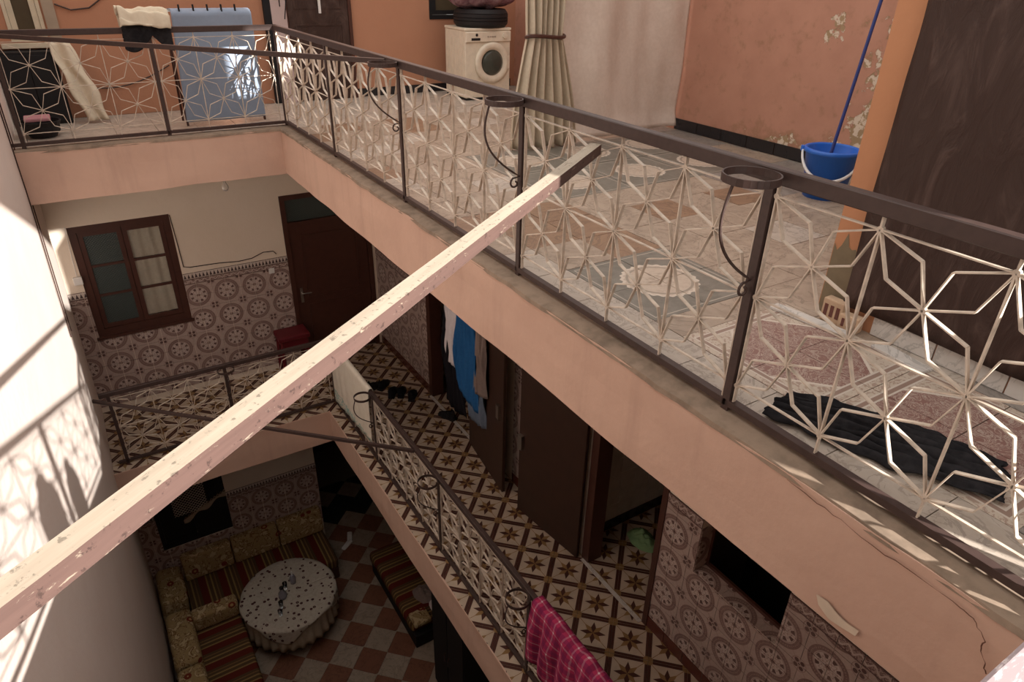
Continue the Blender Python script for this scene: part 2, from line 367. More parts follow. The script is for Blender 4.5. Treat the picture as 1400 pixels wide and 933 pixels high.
# ------------------------------------------------------------------ mesh helpers
class MB:
    def __init__(s): s.v, s.f, s.m, s.uv = [], [], [], {}
    def face(s, pts, mi=0, uvs=None):
        b = len(s.v); s.v += [tuple(p) for p in pts]; s.f.append(tuple(range(b, b+len(pts)))); s.m.append(mi)
        if uvs: s.uv[len(s.f)-1] = uvs
        return s
    def box(s, x0, x1, y0, y1, z0, z1, mi=0, mat=None):
        P = [(x0, y0, z0), (x1, y0, z0), (x1, y1, z0), (x0, y1, z0), (x0, y0, z1), (x1, y0, z1), (x1, y1, z1), (x0, y1, z1)]
        if mat is not None: P = [tuple(mat @ Vector(p)) for p in P]
        b = len(s.v); s.v += P
        for q in ((0, 3, 2, 1), (4, 5, 6, 7), (0, 1, 5, 4), (1, 2, 6, 5), (2, 3, 7, 6), (3, 0, 4, 7)):
            s.f.append(tuple(b+i for i in q)); s.m.append(mi)
        return s
    def bar(s, p, q, w, d, up=(0, 0, 1), mi=0):
        p, q = Vector(p), Vector(q); a = (q-p).normalized(); u = Vector(up); sd = a.cross(u)
        if sd.length < 1e-4: sd = a.cross(Vector((1, 0, 0)))
        sd.normalize(); u = sd.cross(a)
        P = [e + sd*(i*w/2) + u*(j*d/2) for e in (p, q) for i, j in ((-1, -1), (1, -1), (1, 1), (-1, 1))]
        b = len(s.v); s.v += [tuple(x) for x in P]
        for t in ((0, 1, 2, 3), (7, 6, 5, 4), (0, 4, 5, 1), (1, 5, 6, 2), (2, 6, 7, 3), (3, 7, 4, 0)):
            s.f.append(tuple(b+i for i in t)); s.m.append(mi)
        return s
    def tube(s, pts, r, n=6, mi=0, cap=True):
        pts = [Vector(p) for p in pts]; rings = []
        up = Vector((0, 0, 1)); N = len(pts); b0 = len(s.v)
        prev = None
        for i, p in enumerate(pts):
            t = (pts[min(i+1, N-1)]-pts[max(i-1, 0)]).normalized()
            if prev is None:
                x = t.cross(up)
                if x.length < 1e-3: x = t.cross(Vector((1, 0, 0)))
                x.normalize()
            else:
                x = prev - t*prev.dot(t); x.normalize()
            prev = x; y = t.cross(x)
            rr = r[i] if isinstance(r, (list, tuple)) else r
            for k in range(n):
                a = 2*PI*k/n; s.v.append(tuple(p + x*(rr*math.cos(a)) + y*(rr*math.sin(a))))
        for i in range(N-1):
            for k in range(n):
                s.f.append((b0+i*n+k, b0+i*n+(k+1) % n, b0+(i+1)*n+(k+1) % n, b0+(i+1)*n+k)); s.m.append(mi)
        if cap:
            s.f.append(tuple(b0+k for k in reversed(range(n)))); s.m.append(mi)
            s.f.append(tuple(b0+(N-1)*n+k for k in range(n))); s.m.append(mi)
        return s
    def lathe(s, prof, n=24, c=(0, 0, 0), mi=0, axis='z'):
        b0 = len(s.v)
        for r, h in prof:
            for k in range(n):
                a = 2*PI*k/n
                if axis == 'z': s.v.append((c[0]+r*math.cos(a), c[1]+r*math.sin(a), c[2]+h))
                else: s.v.append((c[0]+r*math.cos(a), c[1]-h, c[2]+r*math.sin(a)))
        for i in range(len(prof)-1):
            for k in range(n):
                s.f.append((b0+i*n+k, b0+i*n+(k+1) % n, b0+(i+1)*n+(k+1) % n, b0+(i+1)*n+k)); s.m.append(mi)
        if prof[0][0] > 1e-6: s.f.append(tuple(b0+k for k in reversed(range(n)))); s.m.append(mi)
        if prof[-1][0] > 1e-6:
            e = b0+(len(prof)-1)*n; s.f.append(tuple(e+k for k in range(n))); s.m.append(mi)
        return s
    def grid(s, fn, nu, nv, mi=0, uv=False):
        b0 = len(s.v)
        for j in range(nv+1):
            for i in range(nu+1): s.v.append(tuple(fn(i/nu, j/nv)))
        for j in range(nv):
            for i in range(nu):
                a = b0+j*(nu+1)+i; s.f.append((a, a+1, a+nu+2, a+nu+1)); s.m.append(mi)
                if uv: s.uv[len(s.f)-1] = [(i/nu, j/nv), ((i+1)/nu, j/nv), ((i+1)/nu, (j+1)/nv), (i/nu, (j+1)/nv)]
        return s
    def prism(s, poly, z0, z1, mi=0):
        n = len(poly)
        s.face([(x, y, z1) for x, y in poly], mi); s.face([(x, y, z0) for x, y in reversed(poly)], mi)
        for i in range(n):
            a, b = poly[i], poly[(i+1) % n]; s.face([(a[0], a[1], z0), (b[0], b[1], z0), (b[0], b[1], z1), (a[0], a[1], z1)], mi)
        return s
    def mesh(s, name, mats, smooth=False, bev=0, segs=2, weld=False):
        me = bpy.data.meshes.new(name); me.from_pydata(s.v, [], s.f)
        for m in mats: me.materials.append(MAT[m] if isinstance(m, str) else m)
        me.polygons.foreach_set('material_index', s.m)
        if s.uv:
            L = me.uv_layers.new(name='UVMap')
            for fi, us in s.uv.items():
                st = me.polygons[fi].loop_start
                for q, w in enumerate(us): L.data[st+q].uv = w
        if bev or weld:
            bm = bmesh.new(); bm.from_mesh(me)
            if weld: bmesh.ops.remove_doubles(bm, verts=bm.verts, dist=1e-5)
            if bev: bmesh.ops.bevel(bm, geom=list(bm.edges), offset=bev, segments=segs, affect='EDGES', profile=0.5, clamp_overlap=True)
            bm.to_mesh(me); bm.free()
        if smooth: me.polygons.foreach_set('use_smooth', [True]*len(me.polygons))
        me.update()
        return me
    def obj(s, name, mats, parent=None, smooth=False, bev=0, segs=2, loc=None, weld=False):
        if not isinstance(mats, (list, tuple)): mats = [mats]
        return link(name, s.mesh(name, mats, smooth, bev, segs, weld), parent, loc)

def link(name, me, parent=None, loc=None):
    o = bpy.data.objects.new(name, me); COL.objects.link(o)
    if parent is not None: o.parent = parent
    if loc is not None: o.location = loc
    return o
def tag(o, label, cat, group=None):
    o['label'] = label; o['category'] = cat
    if group: o['group'] = group
    return o
def thing(name, label, cat, loc=(0, 0, 0), rotz=0, group=None):
    o = bpy.data.objects.new(name, None); COL.objects.link(o); o.location = loc; o.rotation_euler = (0, 0, rotz)
    o.empty_display_size = 0.1
    return tag(o, label, cat, group)
def struct(o, label=None):
    o['kind'] = 'structure'
    if label: o['label'] = label
    return o
def solid(o, t, off=0):
    m = o.modifiers.new('thickness', 'SOLIDIFY'); m.thickness = t; m.offset = off; return o
def nz(x, y, z=0.0, s=1.0): return mnoise.noise(Vector((x*s, y*s, z*s)))

def clip(poly, axis, val, keep_less):
    out = []
    for i in range(len(poly)):
        a, b = poly[i], poly[(i+1) % len(poly)]
        ia = (a[axis] <= val+1e-9) if keep_less else (a[axis] >= val-1e-9)
        ib = (b[axis] <= val+1e-9) if keep_less else (b[axis] >= val-1e-9)
        if ia: out.append(a)
        if ia != ib:
            t = (val-a[axis])/(b[axis]-a[axis]); out.append(tuple(a[k]+(b[k]-a[k])*t for k in range(2)))
    return out
def clip_rect(poly, r):
    for ax, v, l in ((0, r[0], False), (0, r[1], True), (1, r[2], False), (1, r[3], True)):
        poly = clip(poly, ax, v, l)
        if len(poly) < 3: return None
    return poly
def area(p): return abs(sum(p[i][0]*p[(i+1) % len(p)][1]-p[(i+1) % len(p)][0]*p[i][1] for i in range(len(p))))/2

# ------------------------------------------------------------------ levels
ZU, ZM, ZG = -0.06, -3.957, -7.75
SL_U, SL_M = -0.55, -4.43            # slab undersides
XR, XRAIL_M, YF = 1.47, 0.2, 1.46    # right wall of the middle gallery, its railing, far wall
XT = 3.95                            # right wall of the roof terrace

def leftx(y, z): return -2.60 + 0.05*min(0.0, y) + 0.016*max(-7.75, min(0.0, z+0.5))

# --- slabs
def slab(name, x0, x1, y0, y1, z0, z1, mats=('soffit',)):
    return struct(MB().box(x0, x1, y0, y1, z0, z1).obj(name, list(mats)))
ft = slab('floor', -0.10, 4.2, -9.3, 4.2, SL_U, ZU-0.012, ('grout',))
ff = slab('floor', -3.2, -0.10, -0.10, 4.2, SL_U, ZU-0.012, ('grout',))
fn = slab('floor', -3.2, -0.10, -9.3, -7.93, SL_U, ZU, ('ledge',))
fm = slab('floor', 0.045, 4.2, -9.3, 4.2, SL_M, ZM-0.012, ('grout',))
fmf = slab('floor', -3.2, 0.045, -0.05, 4.2, SL_M, ZM-0.012, ('grout',))
fmn = slab('floor', -3.2, 0.045, -9.3, -7.93, SL_M, ZM, ('grout',))
fg = slab('floor', -3.2, 4.2, -9.3, 4.2, ZG-0.3, ZG-0.012, ('grout',))
# ceilings (painted undersides)
struct(MB().box(0.0, 4.2, -9.3, 4.2, SL_U-0.012, SL_U).obj('ceiling', 'soffit'))
struct(MB().box(-2.95, 0.0, 0.0, 4.2, SL_U-0.012, SL_U).obj('ceiling', 'soffit'))

# --- slab edge faces in pink plaster (gently uneven)
def fascia(name, p, q, z0, z1, t, n=60, wob=0.010, seed=0):
    p, q = Vector((*p, 0)), Vector((*q, 0)); a = (q-p).normalized(); nrm = Vector((a.y, -a.x, 0))
    L = (q-p).length
    def fn_(front):
        def f(u, v):
            w = wob*nz(u*L*1.3+seed, v*2.0, 3.1); e = 0.012*nz(u*L*2.1+seed, 7.7, v)
            P = p + a*(u*L) + nrm*((t if front else 0) + (w if front else 0))
            zz = z0 + (z1-z0)*v + (e if v in (0, 1) else 0)
            return (P.x, P.y, zz)
        return f
    mb = MB().grid(fn_(True), n, 5)
    f0 = fn_(True); f1 = fn_(False)
    mb.grid(lambda u, v: f0(u, 1) if v == 0 else f1(u, 1), n, 1)
    mb.grid(lambda u, v: f1(u, 0) if v == 0 else f0(u, 0), n, 1)
    return struct(mb.obj(name, 'pink', smooth=False))
fr = fascia('trim_1', (-0.095, 0.0), (-0.095, -7.93), SL_U-0.012, ZU-0.012, 0.018, 90, seed=1.0)
fascia('trim_2', (-2.74, -0.095), (-0.095, -0.095), SL_U-0.012, ZU-0.012, 0.018, 40, seed=5.0)
fascia('trim_3', (0.05, 0.0), (0.05, -7.93), SL_M, ZM-0.003, 0.014, 90, seed=9.0)
fascia('trim_4', (-2.7, -0.045), (0.05, -0.045), SL_M-0.04, ZM-0.003, 0.014, 40, seed=12.0)
fascia('trim_5', (-0.1, -7.935), (-3.1, -7.935), SL_U-0.012, ZU-0.012, 0.012, 30, seed=15.0)
# flaked patch and crack on the right slab edge
patch = [(-7.188, -0.470), (-7.236, -0.462), (-7.281, -0.482), (-7.32, -0.487), (-7.368, -0.481), (-7.363, -0.512), (-7.301, -0.525), (-7.256, -0.532), (-7.207, -0.506)]
MB().face([(-0.1265, y, z) for y, z in patch]).face([(-0.1235, y, z) for y, z in reversed(patch)]).obj('bare_plaster_patch', plain('bare_cream_plaster', (0.66, 0.55, 0.43), 0.9), fr)
crk = [(-6.95, -0.078), (-7.05, -0.090), (-7.186, -0.098), (-7.354, -0.110), (-7.50, -0.104), (-7.605, -0.112), (-7.66, -0.125), (-7.695, -0.17), (-7.70, -0.21), (-7.725, -0.25), (-7.735, -0.28)]
cp = []
for (a, b) in zip(crk, crk[1:]):
    for k in range(4):
        t = k/4; cp.append((-0.1255, a[0]+(b[0]-a[0])*t+random.uniform(-.004, .004), a[1]+(b[1]-a[1])*t+random.uniform(-.005, .005)))
MB().tube(cp, [0.0007+0.0016*abs(math.sin(i*.37)) for i in range(len(cp))], 4).obj('crack', plain('crack_shadow_brown', (0.13, 0.06, 0.04), 0.95), fr)
# cement kerb carrying the railing
def kerb(name, fn_, nu):
    return struct(MB().grid(fn_, nu, 4).obj(name, 'ledge'))
def kp(y, v, seed):
    prof = [(-0.118, -0.085), (-0.112, -0.062), (-0.02, -0.052), (0.035, -0.05), (0.04, -0.072)][int(round(v*4))]
    j = 0.010*nz(y*3+seed, prof[0]*9, 1)+0.006*nz(y*11+seed, prof[0]*30, 2)
    return prof[0]+(j if v < 0.3 else 0), prof[1]+j*0.4
kerb('trim_6', lambda u, v: (kp(u*-7.95, v, 2)[0], u*-7.95, kp(u*-7.95, v, 2)[1]), 120)
kerb('trim_7', lambda u, v: (-2.70+u*2.70, kp(u*2.6, v, 6)[0], kp(u*2.6, v, 6)[1]), 50)

# --- left wall: slightly battered, one tall surface
def lw(u, v):
    y = -8.9 + u*13.1; z = -8.0 + v*11.6
    return (leftx(y, z)+0.005*nz(y*1.1, z*1.1, 4), y, z)
struct(MB().grid(lw, 90, 80).obj('wall_left', 'leftwall', smooth=True))
# --- unseen outer shell, added to keep sky light out of the rooms
def wallbox(name, mat, *b): return struct(MB().box(*b).obj(name, mat))
wallbox('wall_outer', 'room_shade', 4.2, 4.35, -9.3, 4.35, -8.05, ZU-0.02)
wallbox('wall_outer', 'room_shade', -3.0, 4.2, 4.2, 4.35, -8.05, 3.2)
# unseen wall added behind the camera, height and openings shaped for the sun patches
NW = [(-3.3, -1.95, ZU, 6.8), (-1.95, 1.2, 3.27, 6.8), (0.70, 1.2, ZU, 2.4), (1.2, 1.55, ZU, 2.6), (1.2, 1.47, 3.47, 6.8), (1.47, 1.55, 3.60, 6.8),
      (1.55, 2.98, ZU, 6.8), (2.98, 3.34, ZU, 4.4), (2.98, 3.34, 5.1, 6.8), (3.34, 3.72, ZU, 4.75), (3.34, 3.72, 5.55, 6.8), (3.72, 9.0, ZU, 6.8)]
m = MB()
for x0, x1, z0, z1 in NW: m.box(x0, x1, -9.05, -8.9, z0, z1)
m.box(-3.3, 4.35, -9.05, -8.9, -8.05, ZU)
struct(m.obj('wall_near_sun_mask', 'orange'))
# --- far walls per level
def holed(name, mat, y0, y1, x0, x1, z0, z1, holes, parent=None):
    """a wall slab along x with rectangular holes (x0,x1,z0,z1)"""
    xs = sorted({x0, x1, *[h[0] for h in holes], *[h[1] for h in holes]}); zs = sorted({z0, z1, *[h[2] for h in holes], *[h[3] for h in holes]})
    xs = [x for x in xs if x0 <= x <= x1]; zs = [z for z in zs if z0 <= z <= z1]
    mb = MB()
    for a, b in zip(xs, xs[1:]):
        for c, d in zip(zs, zs[1:]):
            if not any(h[0] <= (a+b)/2 <= h[1] and h[2] <= (c+d)/2 <= h[3] for h in holes): mb.box(a, b, y0, y1, c, d)
    return struct(mb.obj(name, mat))
def holed_x(name, mat, x0, x1, y0, y1, z0, z1, holes):
    ys = sorted({y0, y1, *[h[0] for h in holes], *[h[1] for h in holes]}); zs = sorted({z0, z1, *[h[2] for h in holes], *[h[3] for h in holes]})
    mb = MB()
    for a, b in zip(ys, ys[1:]):
        for c, d in zip(zs, zs[1:]):
            if not any(h[0] <= (a+b)/2 <= h[1] and h[2] <= (c+d)/2 <= h[3] for h in holes): mb.box(x0, x1, a, b, c, d)
    return struct(mb.obj(name, mat))
WF = 0.2
w_u = holed('wall_far', 'orange', YF, YF+WF, -2.95, 4.2, ZU, 3.2, [(-2.40, -2.06, 0.76, 1.9), (2.53, 3.2, 0.9, 2.0)])
wm_holes = [(-2.43, -1.285, -2.83, -1.32), (0.12, 1.42, ZM, -1.29)]
w_m = holed('wall_far', 'cream', YF, YF+WF, -2.95, 1.6, ZM, SL_U, wm_holes)
wg_holes = [(-2.44, -1.385, -6.70, -5.35), (0.08, 1.42, ZG, -5.2)]
w_g = holed('wall_far', 'cream', YF, YF+WF, -3.0, 1.6, ZG, SL_M, wg_holes)
# --- right wall of the middle gallery
WR_H = [(-1.62, -0.42, ZM, -1.6), (-5.0, -4.07, ZM, -1.6), (-6.30, -5.455, -2.86, -1.75)]
w_r = holed_x('wall_right', 'cream', XR, XR+0.16, -9.0, YF, ZM, SL_U, WR_H)
# --- terrace walls
w_t = struct(MB().box(XT, XT+0.2, -9.0, YF, ZU, 3.2).obj('wall_right', 'peel'))
w_b = struct(MB().box(1.2, 4.0, -8.9, -6.095, ZU, 3.2).obj('wall_right', 'orangepost'))
MB().grid(lambda u, v: (1.197, -6.10-0.165*u, ZU+0.40*v*(1+0.25*nz(u*4, 3, 3))), 8, 4).obj('worn_paint_patch', 'greenpatch', w_b)
# room behind door opening 3, and shade-coloured backings for unlit rooms
struct(MB().box(XR+0.16, 4.2, -3.86, -3.74, ZM, SL_U).obj('wall_back', 'grout'))
struct(MB().box(XR+0.16, 4.2, -5.35, -5.25, ZM, SL_U).obj('wall_back', 'room_shade'))
struct(MB().box(XR+0.16, 4.2, 0.0, 0.12, ZM, SL_U).obj('wall_back', 'room_shade'))
struct(MB().box(XR, XR+0.16, -9.0, YF, ZG, SL_M).obj('wall_right', 'room_shade'))

# ------------------------------------------------------------------ tiles
GAP = 0.0022
def tile_grid(parent, name, rects, ox, oy, pitch, place, chooser, thick=0.012, rng=None, gap=None):
    G = GAP if gap is None else gap
    """tiles of one pitch clipped to rects in a plane; place(u,v,h) -> world; chooser(i,j,cx,cy) -> (material, uvfn) ; full tiles share mesh data"""
    cache = {}; n = 0
    u0 = min(r[0] for r in rects); u1 = max(r[1] for r in rects); v0 = min(r[2] for r in rects); v1 = max(r[3] for r in rects)
    for i in range(math.floor((u0-ox)/pitch)-1, math.ceil((u1-ox)/pitch)+1):
        for j in range(math.floor((v0-oy)/pitch)-1, math.ceil((v1-oy)/pitch)+1):
            a, b = ox+i*pitch, oy+j*pitch
            sq = [(a+G, b+G), (a+pitch-G, b+G), (a+pitch-G, b+pitch-G), (a+G, b+pitch-G)]
            for r in rects:
                p = clip_rect(sq, r)
                if not p or area(p) < pitch*pitch*0.02: continue
                mt, uvf, key = chooser(i, j, a+pitch/2, b+pitch/2)
                full = area(p) > pitch*pitch*0.93
                h = thick*(1.0 if not rng else 1.0)
                if full and (key in cache): me = cache[key]
                else:
                    mb = MB(); o0 = place(a, b, 0)
                    loc = lambda q, hh: tuple(Vector(place(q[0], q[1], hh))-Vector(o0))
                    mb.face([loc(q, h) for q in p], 0, [uvf((q[0]-a)/pitch, (q[1]-b)/pitch) for q in p])
                    for k in range(len(p)):
                        c, d = p[k], p[(k+1) % len(p)]
                        mb.face([loc(c, 0), loc(d, 0), loc(d, h), loc(c, h)], 0, [uvf((q[0]-a)/pitch, (q[1]-b)/pitch) for q in (c, d, d, c)])
                    me = mb.mesh(name, [mt])
                    if full: cache[key] = me
                off = random.uniform(-0.0012, 0.0012)
                o = link(name, me, parent, place(a, b, off)); n += 1
    return n
PF = lambda z: (lambda u, v, h: (u, v, z-0.012+h))
UVI = lambda s, t: (s, t)

# medallion wall tiles: quarter rotations around each medallion centre
MP = 0.1885
def med_choose(i, j, cx, cy):
    fu, fv = (i % 2 == 1), (j % 2 == 1)
    return MAT['medal'], (lambda s, t: (1-s if fu else s, 1-t if fv else t)), (fu, fv)
def single(mt): return lambda i, j, cx, cy: (MAT[mt], UVI, 0)
def rects_minus(x0, x1, z0, z1, holes):
    xs = sorted({x0, x1, *[min(max(h[0], x0), x1) for h in holes], *[min(max(h[1], x0), x1) for h in holes]})
    out = []
    for a, b in zip(xs, xs[1:]):
        zz = [(z0, z1)]
        for h in holes:
            if h[0] <= (a+b)/2 <= h[1]:
                zz = [s for (c, d) in zz for s in ((c, min(d, h[2])), (max(c, h[3]), d)) if s[1]-s[0] > 0.01]
        out += [(a, b, c, d) for c, d in zz]
    return out
PY = lambda u, v, h: (u, YF-h, v)
PX = lambda u, v, h: (XR-h, u, v)
# medallion centres of the far wall at x=-0.767+k*.377, z=-2.503-k*.377
for wall, zt, z0, holes, zc in ((w_m, -2.20, ZM+0.09, wm_holes, -2.503), (w_g, -5.985, -7.2, wg_holes, -6.268)):
    dz = 0.075
    tile_grid(wall, 'wall_tile', rects_minus(-2.66 if wall is w_m else -2.74, 0.12, z0, zt-0.13, holes), -0.767 if wall is w_m else -0.484, zc, MP, PY, med_choose, 0.009)
    tile_grid(wall, 'border_tile', rects_minus(-2.66, 0.12, zt-0.125, zt-0.055, holes), -0.767, zt-0.125-(MP-0.07), MP, PY, lambda i, j, cx, cy, zt=zt: (MAT['orn'], (lambda s, t: (s, (t*MP-(MP-0.07))/0.07)), 0), 0.010)
    tile_grid(wall, 'edging_tile', rects_minus(-2.66, 0.12, zt-0.05, zt+0.035, holes), -0.767, zt-0.05-(MP-0.085), MP, PY, lambda i, j, cx, cy: (MAT['tri'], (lambda s, t: (s, (t*MP-(MP-0.085))/0.085)), 0), 0.011)
# right wall of the middle gallery (only where it shows)
def right_tiles(y0, y1, z0=ZM+0.14):
    tile_grid(w_r, 'wall_tile', rects_minus(y0, y1, z0, -2.385, WR_H), -5.19, -2.63-MP*4, MP, PX, med_choose, 0.009)
    tile_grid(w_r, 'border_tile', rects_minus(y0, y1, -2.38, -2.28, WR_H), -5.19, -2.38-(MP-0.10), MP, PX, lambda i, j, cx, cy: (MAT['orn'], (lambda s, t: (s, (t*MP-(MP-0.10))/0.10)), 0), 0.011)
    tile_grid(w_r, 'skirting_tile', rects_minus(y0, y1, ZM, ZM+0.135, WR_H), -5.05, ZM, 0.24, PX, single('skirt'), 0.013, gap=0.003)
right_tiles(-0.36, YF-0.01); right_tiles(-3.15, -2.62); right_tiles(-7.35, -5.03)
# reveal of the right window
WRV = WR_H[2]
tile_grid(w_r, 'reveal_tile', [(XR+0.002, XR+0.158, -6.298, -5.457)], XR-0.03, -5.19-MP*6, MP, lambda u, v, h: (u, v, -2.86+h), med_choose, 0.006)
tile_grid(w_r, 'reveal_tile', [(XR+0.002, XR+0.158, -2.85, -2.385)], XR-0.03, -2.63-MP*4, MP, lambda u, v, h: (u, -5.455-h, v), med_choose, 0.006)
# floors
def star_tiles(parent, rects, pitch=0.3525, c0=(0.966, -3.866)):
    """cream tiles with an eight pointed star, laid diagonally; each one an object, clipped at the edges"""
    n = 0; cache = None; ca = math.sqrt(0.5)
    layers = []
    H = pitch/2-0.0015; bw = pitch*0.078
    layers.append((0, 0.0, [(-H, -H), (H, -H), (H, H), (-H, H)]))
    for sx in (0, 1, 2, 3):
        q = [(-H, -H), (H, -H), (H, -H+bw), (-H, -H+bw)]
        rot = [(1, 0), (0, 1), (-1, 0), (0, -1)][sx]
        layers.append((1, 0.0004, [(x*rot[0]-y*rot[1], x*rot[1]+y*rot[0]) for x, y in q]))
    for sx, sy in ((1, 1), (-1, 1), (-1, -1), (1, -1)):
        e = bw*1.55
        q = [(sx*H, sy*H), (sx*(H-e), sy*H), (sx*(H-e), sy*(H-e*.55)), (sx*(H-e*.55), sy*(H-e)), (sx*H, sy*(H-e))]
        if sx*sy < 0: q.reverse()
        layers.append((2, 0.0007, q))
        w = pitch*0.006; s0, s1 = pitch*0.12, H-e*.8
        q = [(sx*s0-sy*w, sy*s0+sx*w), (sx*s0+sy*w, sy*s0-sx*w), (sx*s1+sy*w, sy*s1-sx*w), (sx*s1-sy*w, sy*s1+sx*w)]
        layers.append((2, 0.0004, q))
    for k in range(8):
        th = k*PI/4+PI/8*0; r0, r1 = pitch*0.178, pitch*0.352
        q = [(0, 0), (r0*math.cos(th-PI/8), r0*math.sin(th-PI/8)), (r1*math.cos(th), r1*math.sin(th)), (r0*math.cos(th+PI/8), r0*math.sin(th+PI/8))]
        layers.append((1 if k % 2 == 0 else 2, 0.0009, q))
    R = lambda p: ((p[0]-p[1])*ca, (p[0]+p[1])*ca)
    d = pitch*ca
    for i in range(-30, 31):
        for j in range(-30, 31):
            cx, cy = c0[0]+(i-j)*d, c0[1]+(i+j)*d
            base = [(cx+R(p)[0], cy+R(p)[1]) for p in layers[0][2]]
            for r in rects:
                pb = clip_rect(base, r)
                if not pb or area(pb) < pitch*pitch*0.03: continue
                full = area(pb) > pitch*pitch*0.97
                if full and cache: me = cache
                else:
                    mb = MB()
                    for mi, hz, poly in layers:
                        p = clip_rect([(cx+R(q)[0], cy+R(q)[1]) for q in poly], r)
                        if p and area(p) > 1e-6: mb.face([(x-cx, y-cy, hz+0.012) for x, y in p], mi)
                    for k in range(len(pb)):
                        a, b = pb[k], pb[(k+1) % len(pb)]
                        mb.face([(a[0]-cx, a[1]-cy, 0), (b[0]-cx, b[1]-cy, 0), (b[0]-cx, b[1]-cy, 0.012), (a[0]-cx, a[1]-cy, 0.012)], 0)
                    me = mb.mesh('floor_tile', ['cream_t', 'brown_t', 'ochre_t'])
                    if full: cache = me
                link('floor_tile', me, parent, (cx, cy, ZM-0.012+random.uniform(-.0008, .0008))); n += 1
    return n
star_tiles(fm, [(0.045, XR, -6.45, YF), (XR, 3.0, -5.25, -3.86), (XR, 2.6, -1.62, -0.42)])
star_tiles(fmf, [(-2.66, 0.045, -0.05, YF)])
# marble thresholds let into the floor along the right wall line
struct(MB().box(XR-0.055, XR-0.012, -1.62, -0.42, ZM, ZM+0.007).obj('trim_8', 'marble'))
struct(MB().box(XR-0.055, XR-0.012, -5.0, -4.07, ZM, ZM+0.007).obj('trim_9', 'marble'))
# ground floor: clay and buff squares laid diagonally
def checker(parent, rects, pitch=0.39, c0=(0.39, 0.91), z=ZG):
    ca = math.sqrt(0.5); H = pitch/2-0.002; d = pitch*ca; caches = {}
    for i in range(-16, 17):
        for j in range(-16, 17):
            cx, cy = c0[0]+(i-j)*d, c0[1]+(i+j)*d
            base = [(cx+(x-y)*ca, cy+(x+y)*ca) for x, y in ((-H, -H), (H, -H), (H, H), (-H, H))]
            for r in rects:
                p = clip_rect(base, r)
                if not p or area(p) < pitch*pitch*0.04: continue
                green = cy > 1.55
                mt = ('t_green' if (i+j) % 3 else 't_buff') if green else ('t_clay' if (i+j) % 2 == 0 else 't_buff')
                full = area(p) > pitch*pitch*0.95
                if full and mt in caches: me = caches[mt]
                else:
                    me = MB().prism([(x-cx, y-cy) for x, y in p], 0, 0.012).mesh('floor_tile', [mt])
                    if full: caches[mt] = me
                link('floor_tile', me, parent, (cx, cy, z-0.012))
checker(fg, [(-2.74, 1.47, -3.2, 2.9)])
# terrace floor
P4 = 0.4
def terr_choose(i, j, cx, cy):
    def panel(x0, y0, mt):
        du, dv = ((cx-x0)//0.4) % 2, ((cy-y0)//0.4) % 2
        return MAT[mt], (lambda s, t: ((du+s)/2, (dv+t)/2)), (mt, du, dv)
    if 0.31 < cx < 1.11 and -5.75 < cy < -4.95: return panel(0.31, -5.75, 't_wreath')
    if 1.11 < cx < 3.51 and -3.75 < cy < -2.15: return panel(1.11, -3.75, 't_wreath')
    rr = random.Random(i*131+j*17+5)
    mt = 't_beige'
    if -4.6 < cy < -4.15 and (1.5 < cx < 1.92 or 2.3 < cx < 2.72): mt = 't_brown'
    elif cx < 1.2 and -4.6 < cy < -3.75 and rr.random() < .65: mt = 't_brown'
    elif cx < 0.35 and cy < -4.5: mt = 't_white'
    elif cy < -7.0: mt = 't_grey'
    elif cy > -0.2: mt = 't_white'
    elif cx > 2.7: mt = 't_grey' if rr.random() < .4 else 't_beige'
    elif rr.random() < .16: mt = 't_white'
    elif rr.random() < .10: mt = 't_brown'
    return MAT[mt], UVI, mt
tile_grid(ft, 'floor_tile', [(0.035, 1.2, -5.95, YF), (0.035, 0.31, -8.2, -5.95), (1.11, 1.2, -8.2, -5.95), (1.2, XT, -6.08, YF), (0.31, 1.11, -8.2, -7.55)], 0.31-4*P4, -4.95-14*P4, P4, PF(ZU), terr_choose)
def rug_choose(i, j, cx, cy):
    return MAT['t_rug'], (lambda s, t: (((i % 2)+s)/2, ((j % 2)+t)/2)), ('rug', i % 2, j % 2)
tile_grid(ft, 'patterned_floor_tile', [(0.31, 1.11, -7.55, -5.95)], 0.31, -7.55, P4, PF(ZU), rug_choose)
tile_grid(ff, 'floor_tile', [(-2.62, 0.035, 0.035, YF)], 0.31-8*P4, -4.95-14*P4, P4, PF(ZU), terr_choose)
# black skirting along the terrace walls, white skirting under the brown sheet
tile_grid(w_t, 'skirting_tile', [(-6.0, -2.1, ZU, ZU+0.125)], -2.1, ZU, 0.36, lambda u, v, h: (XT-h, u, v), single('blacktile'), 0.013, gap=0.005)
tile_grid(w_u, 'skirting_tile', [(1.36, 3.9, ZU, ZU+0.11)], 1.36, ZU, 0.36, lambda u, v, h: (u, YF-h, v), single('blacktile'), 0.013, gap=0.005)
tile_grid(w_b, 'skirting_tile', [(-8.4, -6.42, ZU, ZU+0.10)], -6.42-0.33*8, ZU, 0.33, lambda u, v, h: (1.2-h, u, v), single('marble'), 0.014, gap=0.004)
# white wall tiles and dark skirting inside the room behind the open door
wb3 = [o for o in bpy.data.objects if o.name.startswith('wall_back')][0]
tile_grid(wb3, 'wall_tile', [(XR+0.17, 3.3, ZM+0.14, -2.2)], XR+0.17, ZM+0.14, 0.21, lambda u, v, h: (u, -3.86-h, v), single('whitetile'), 0.008)
tile_grid(wb3, 'skirting_tile', [(XR+0.17, 3.3, ZM, ZM+0.135)], XR+0.17, ZM, 0.24, lambda u, v, h: (u, -3.86-h, v), single('blacktile'), 0.013, gap=0.005)

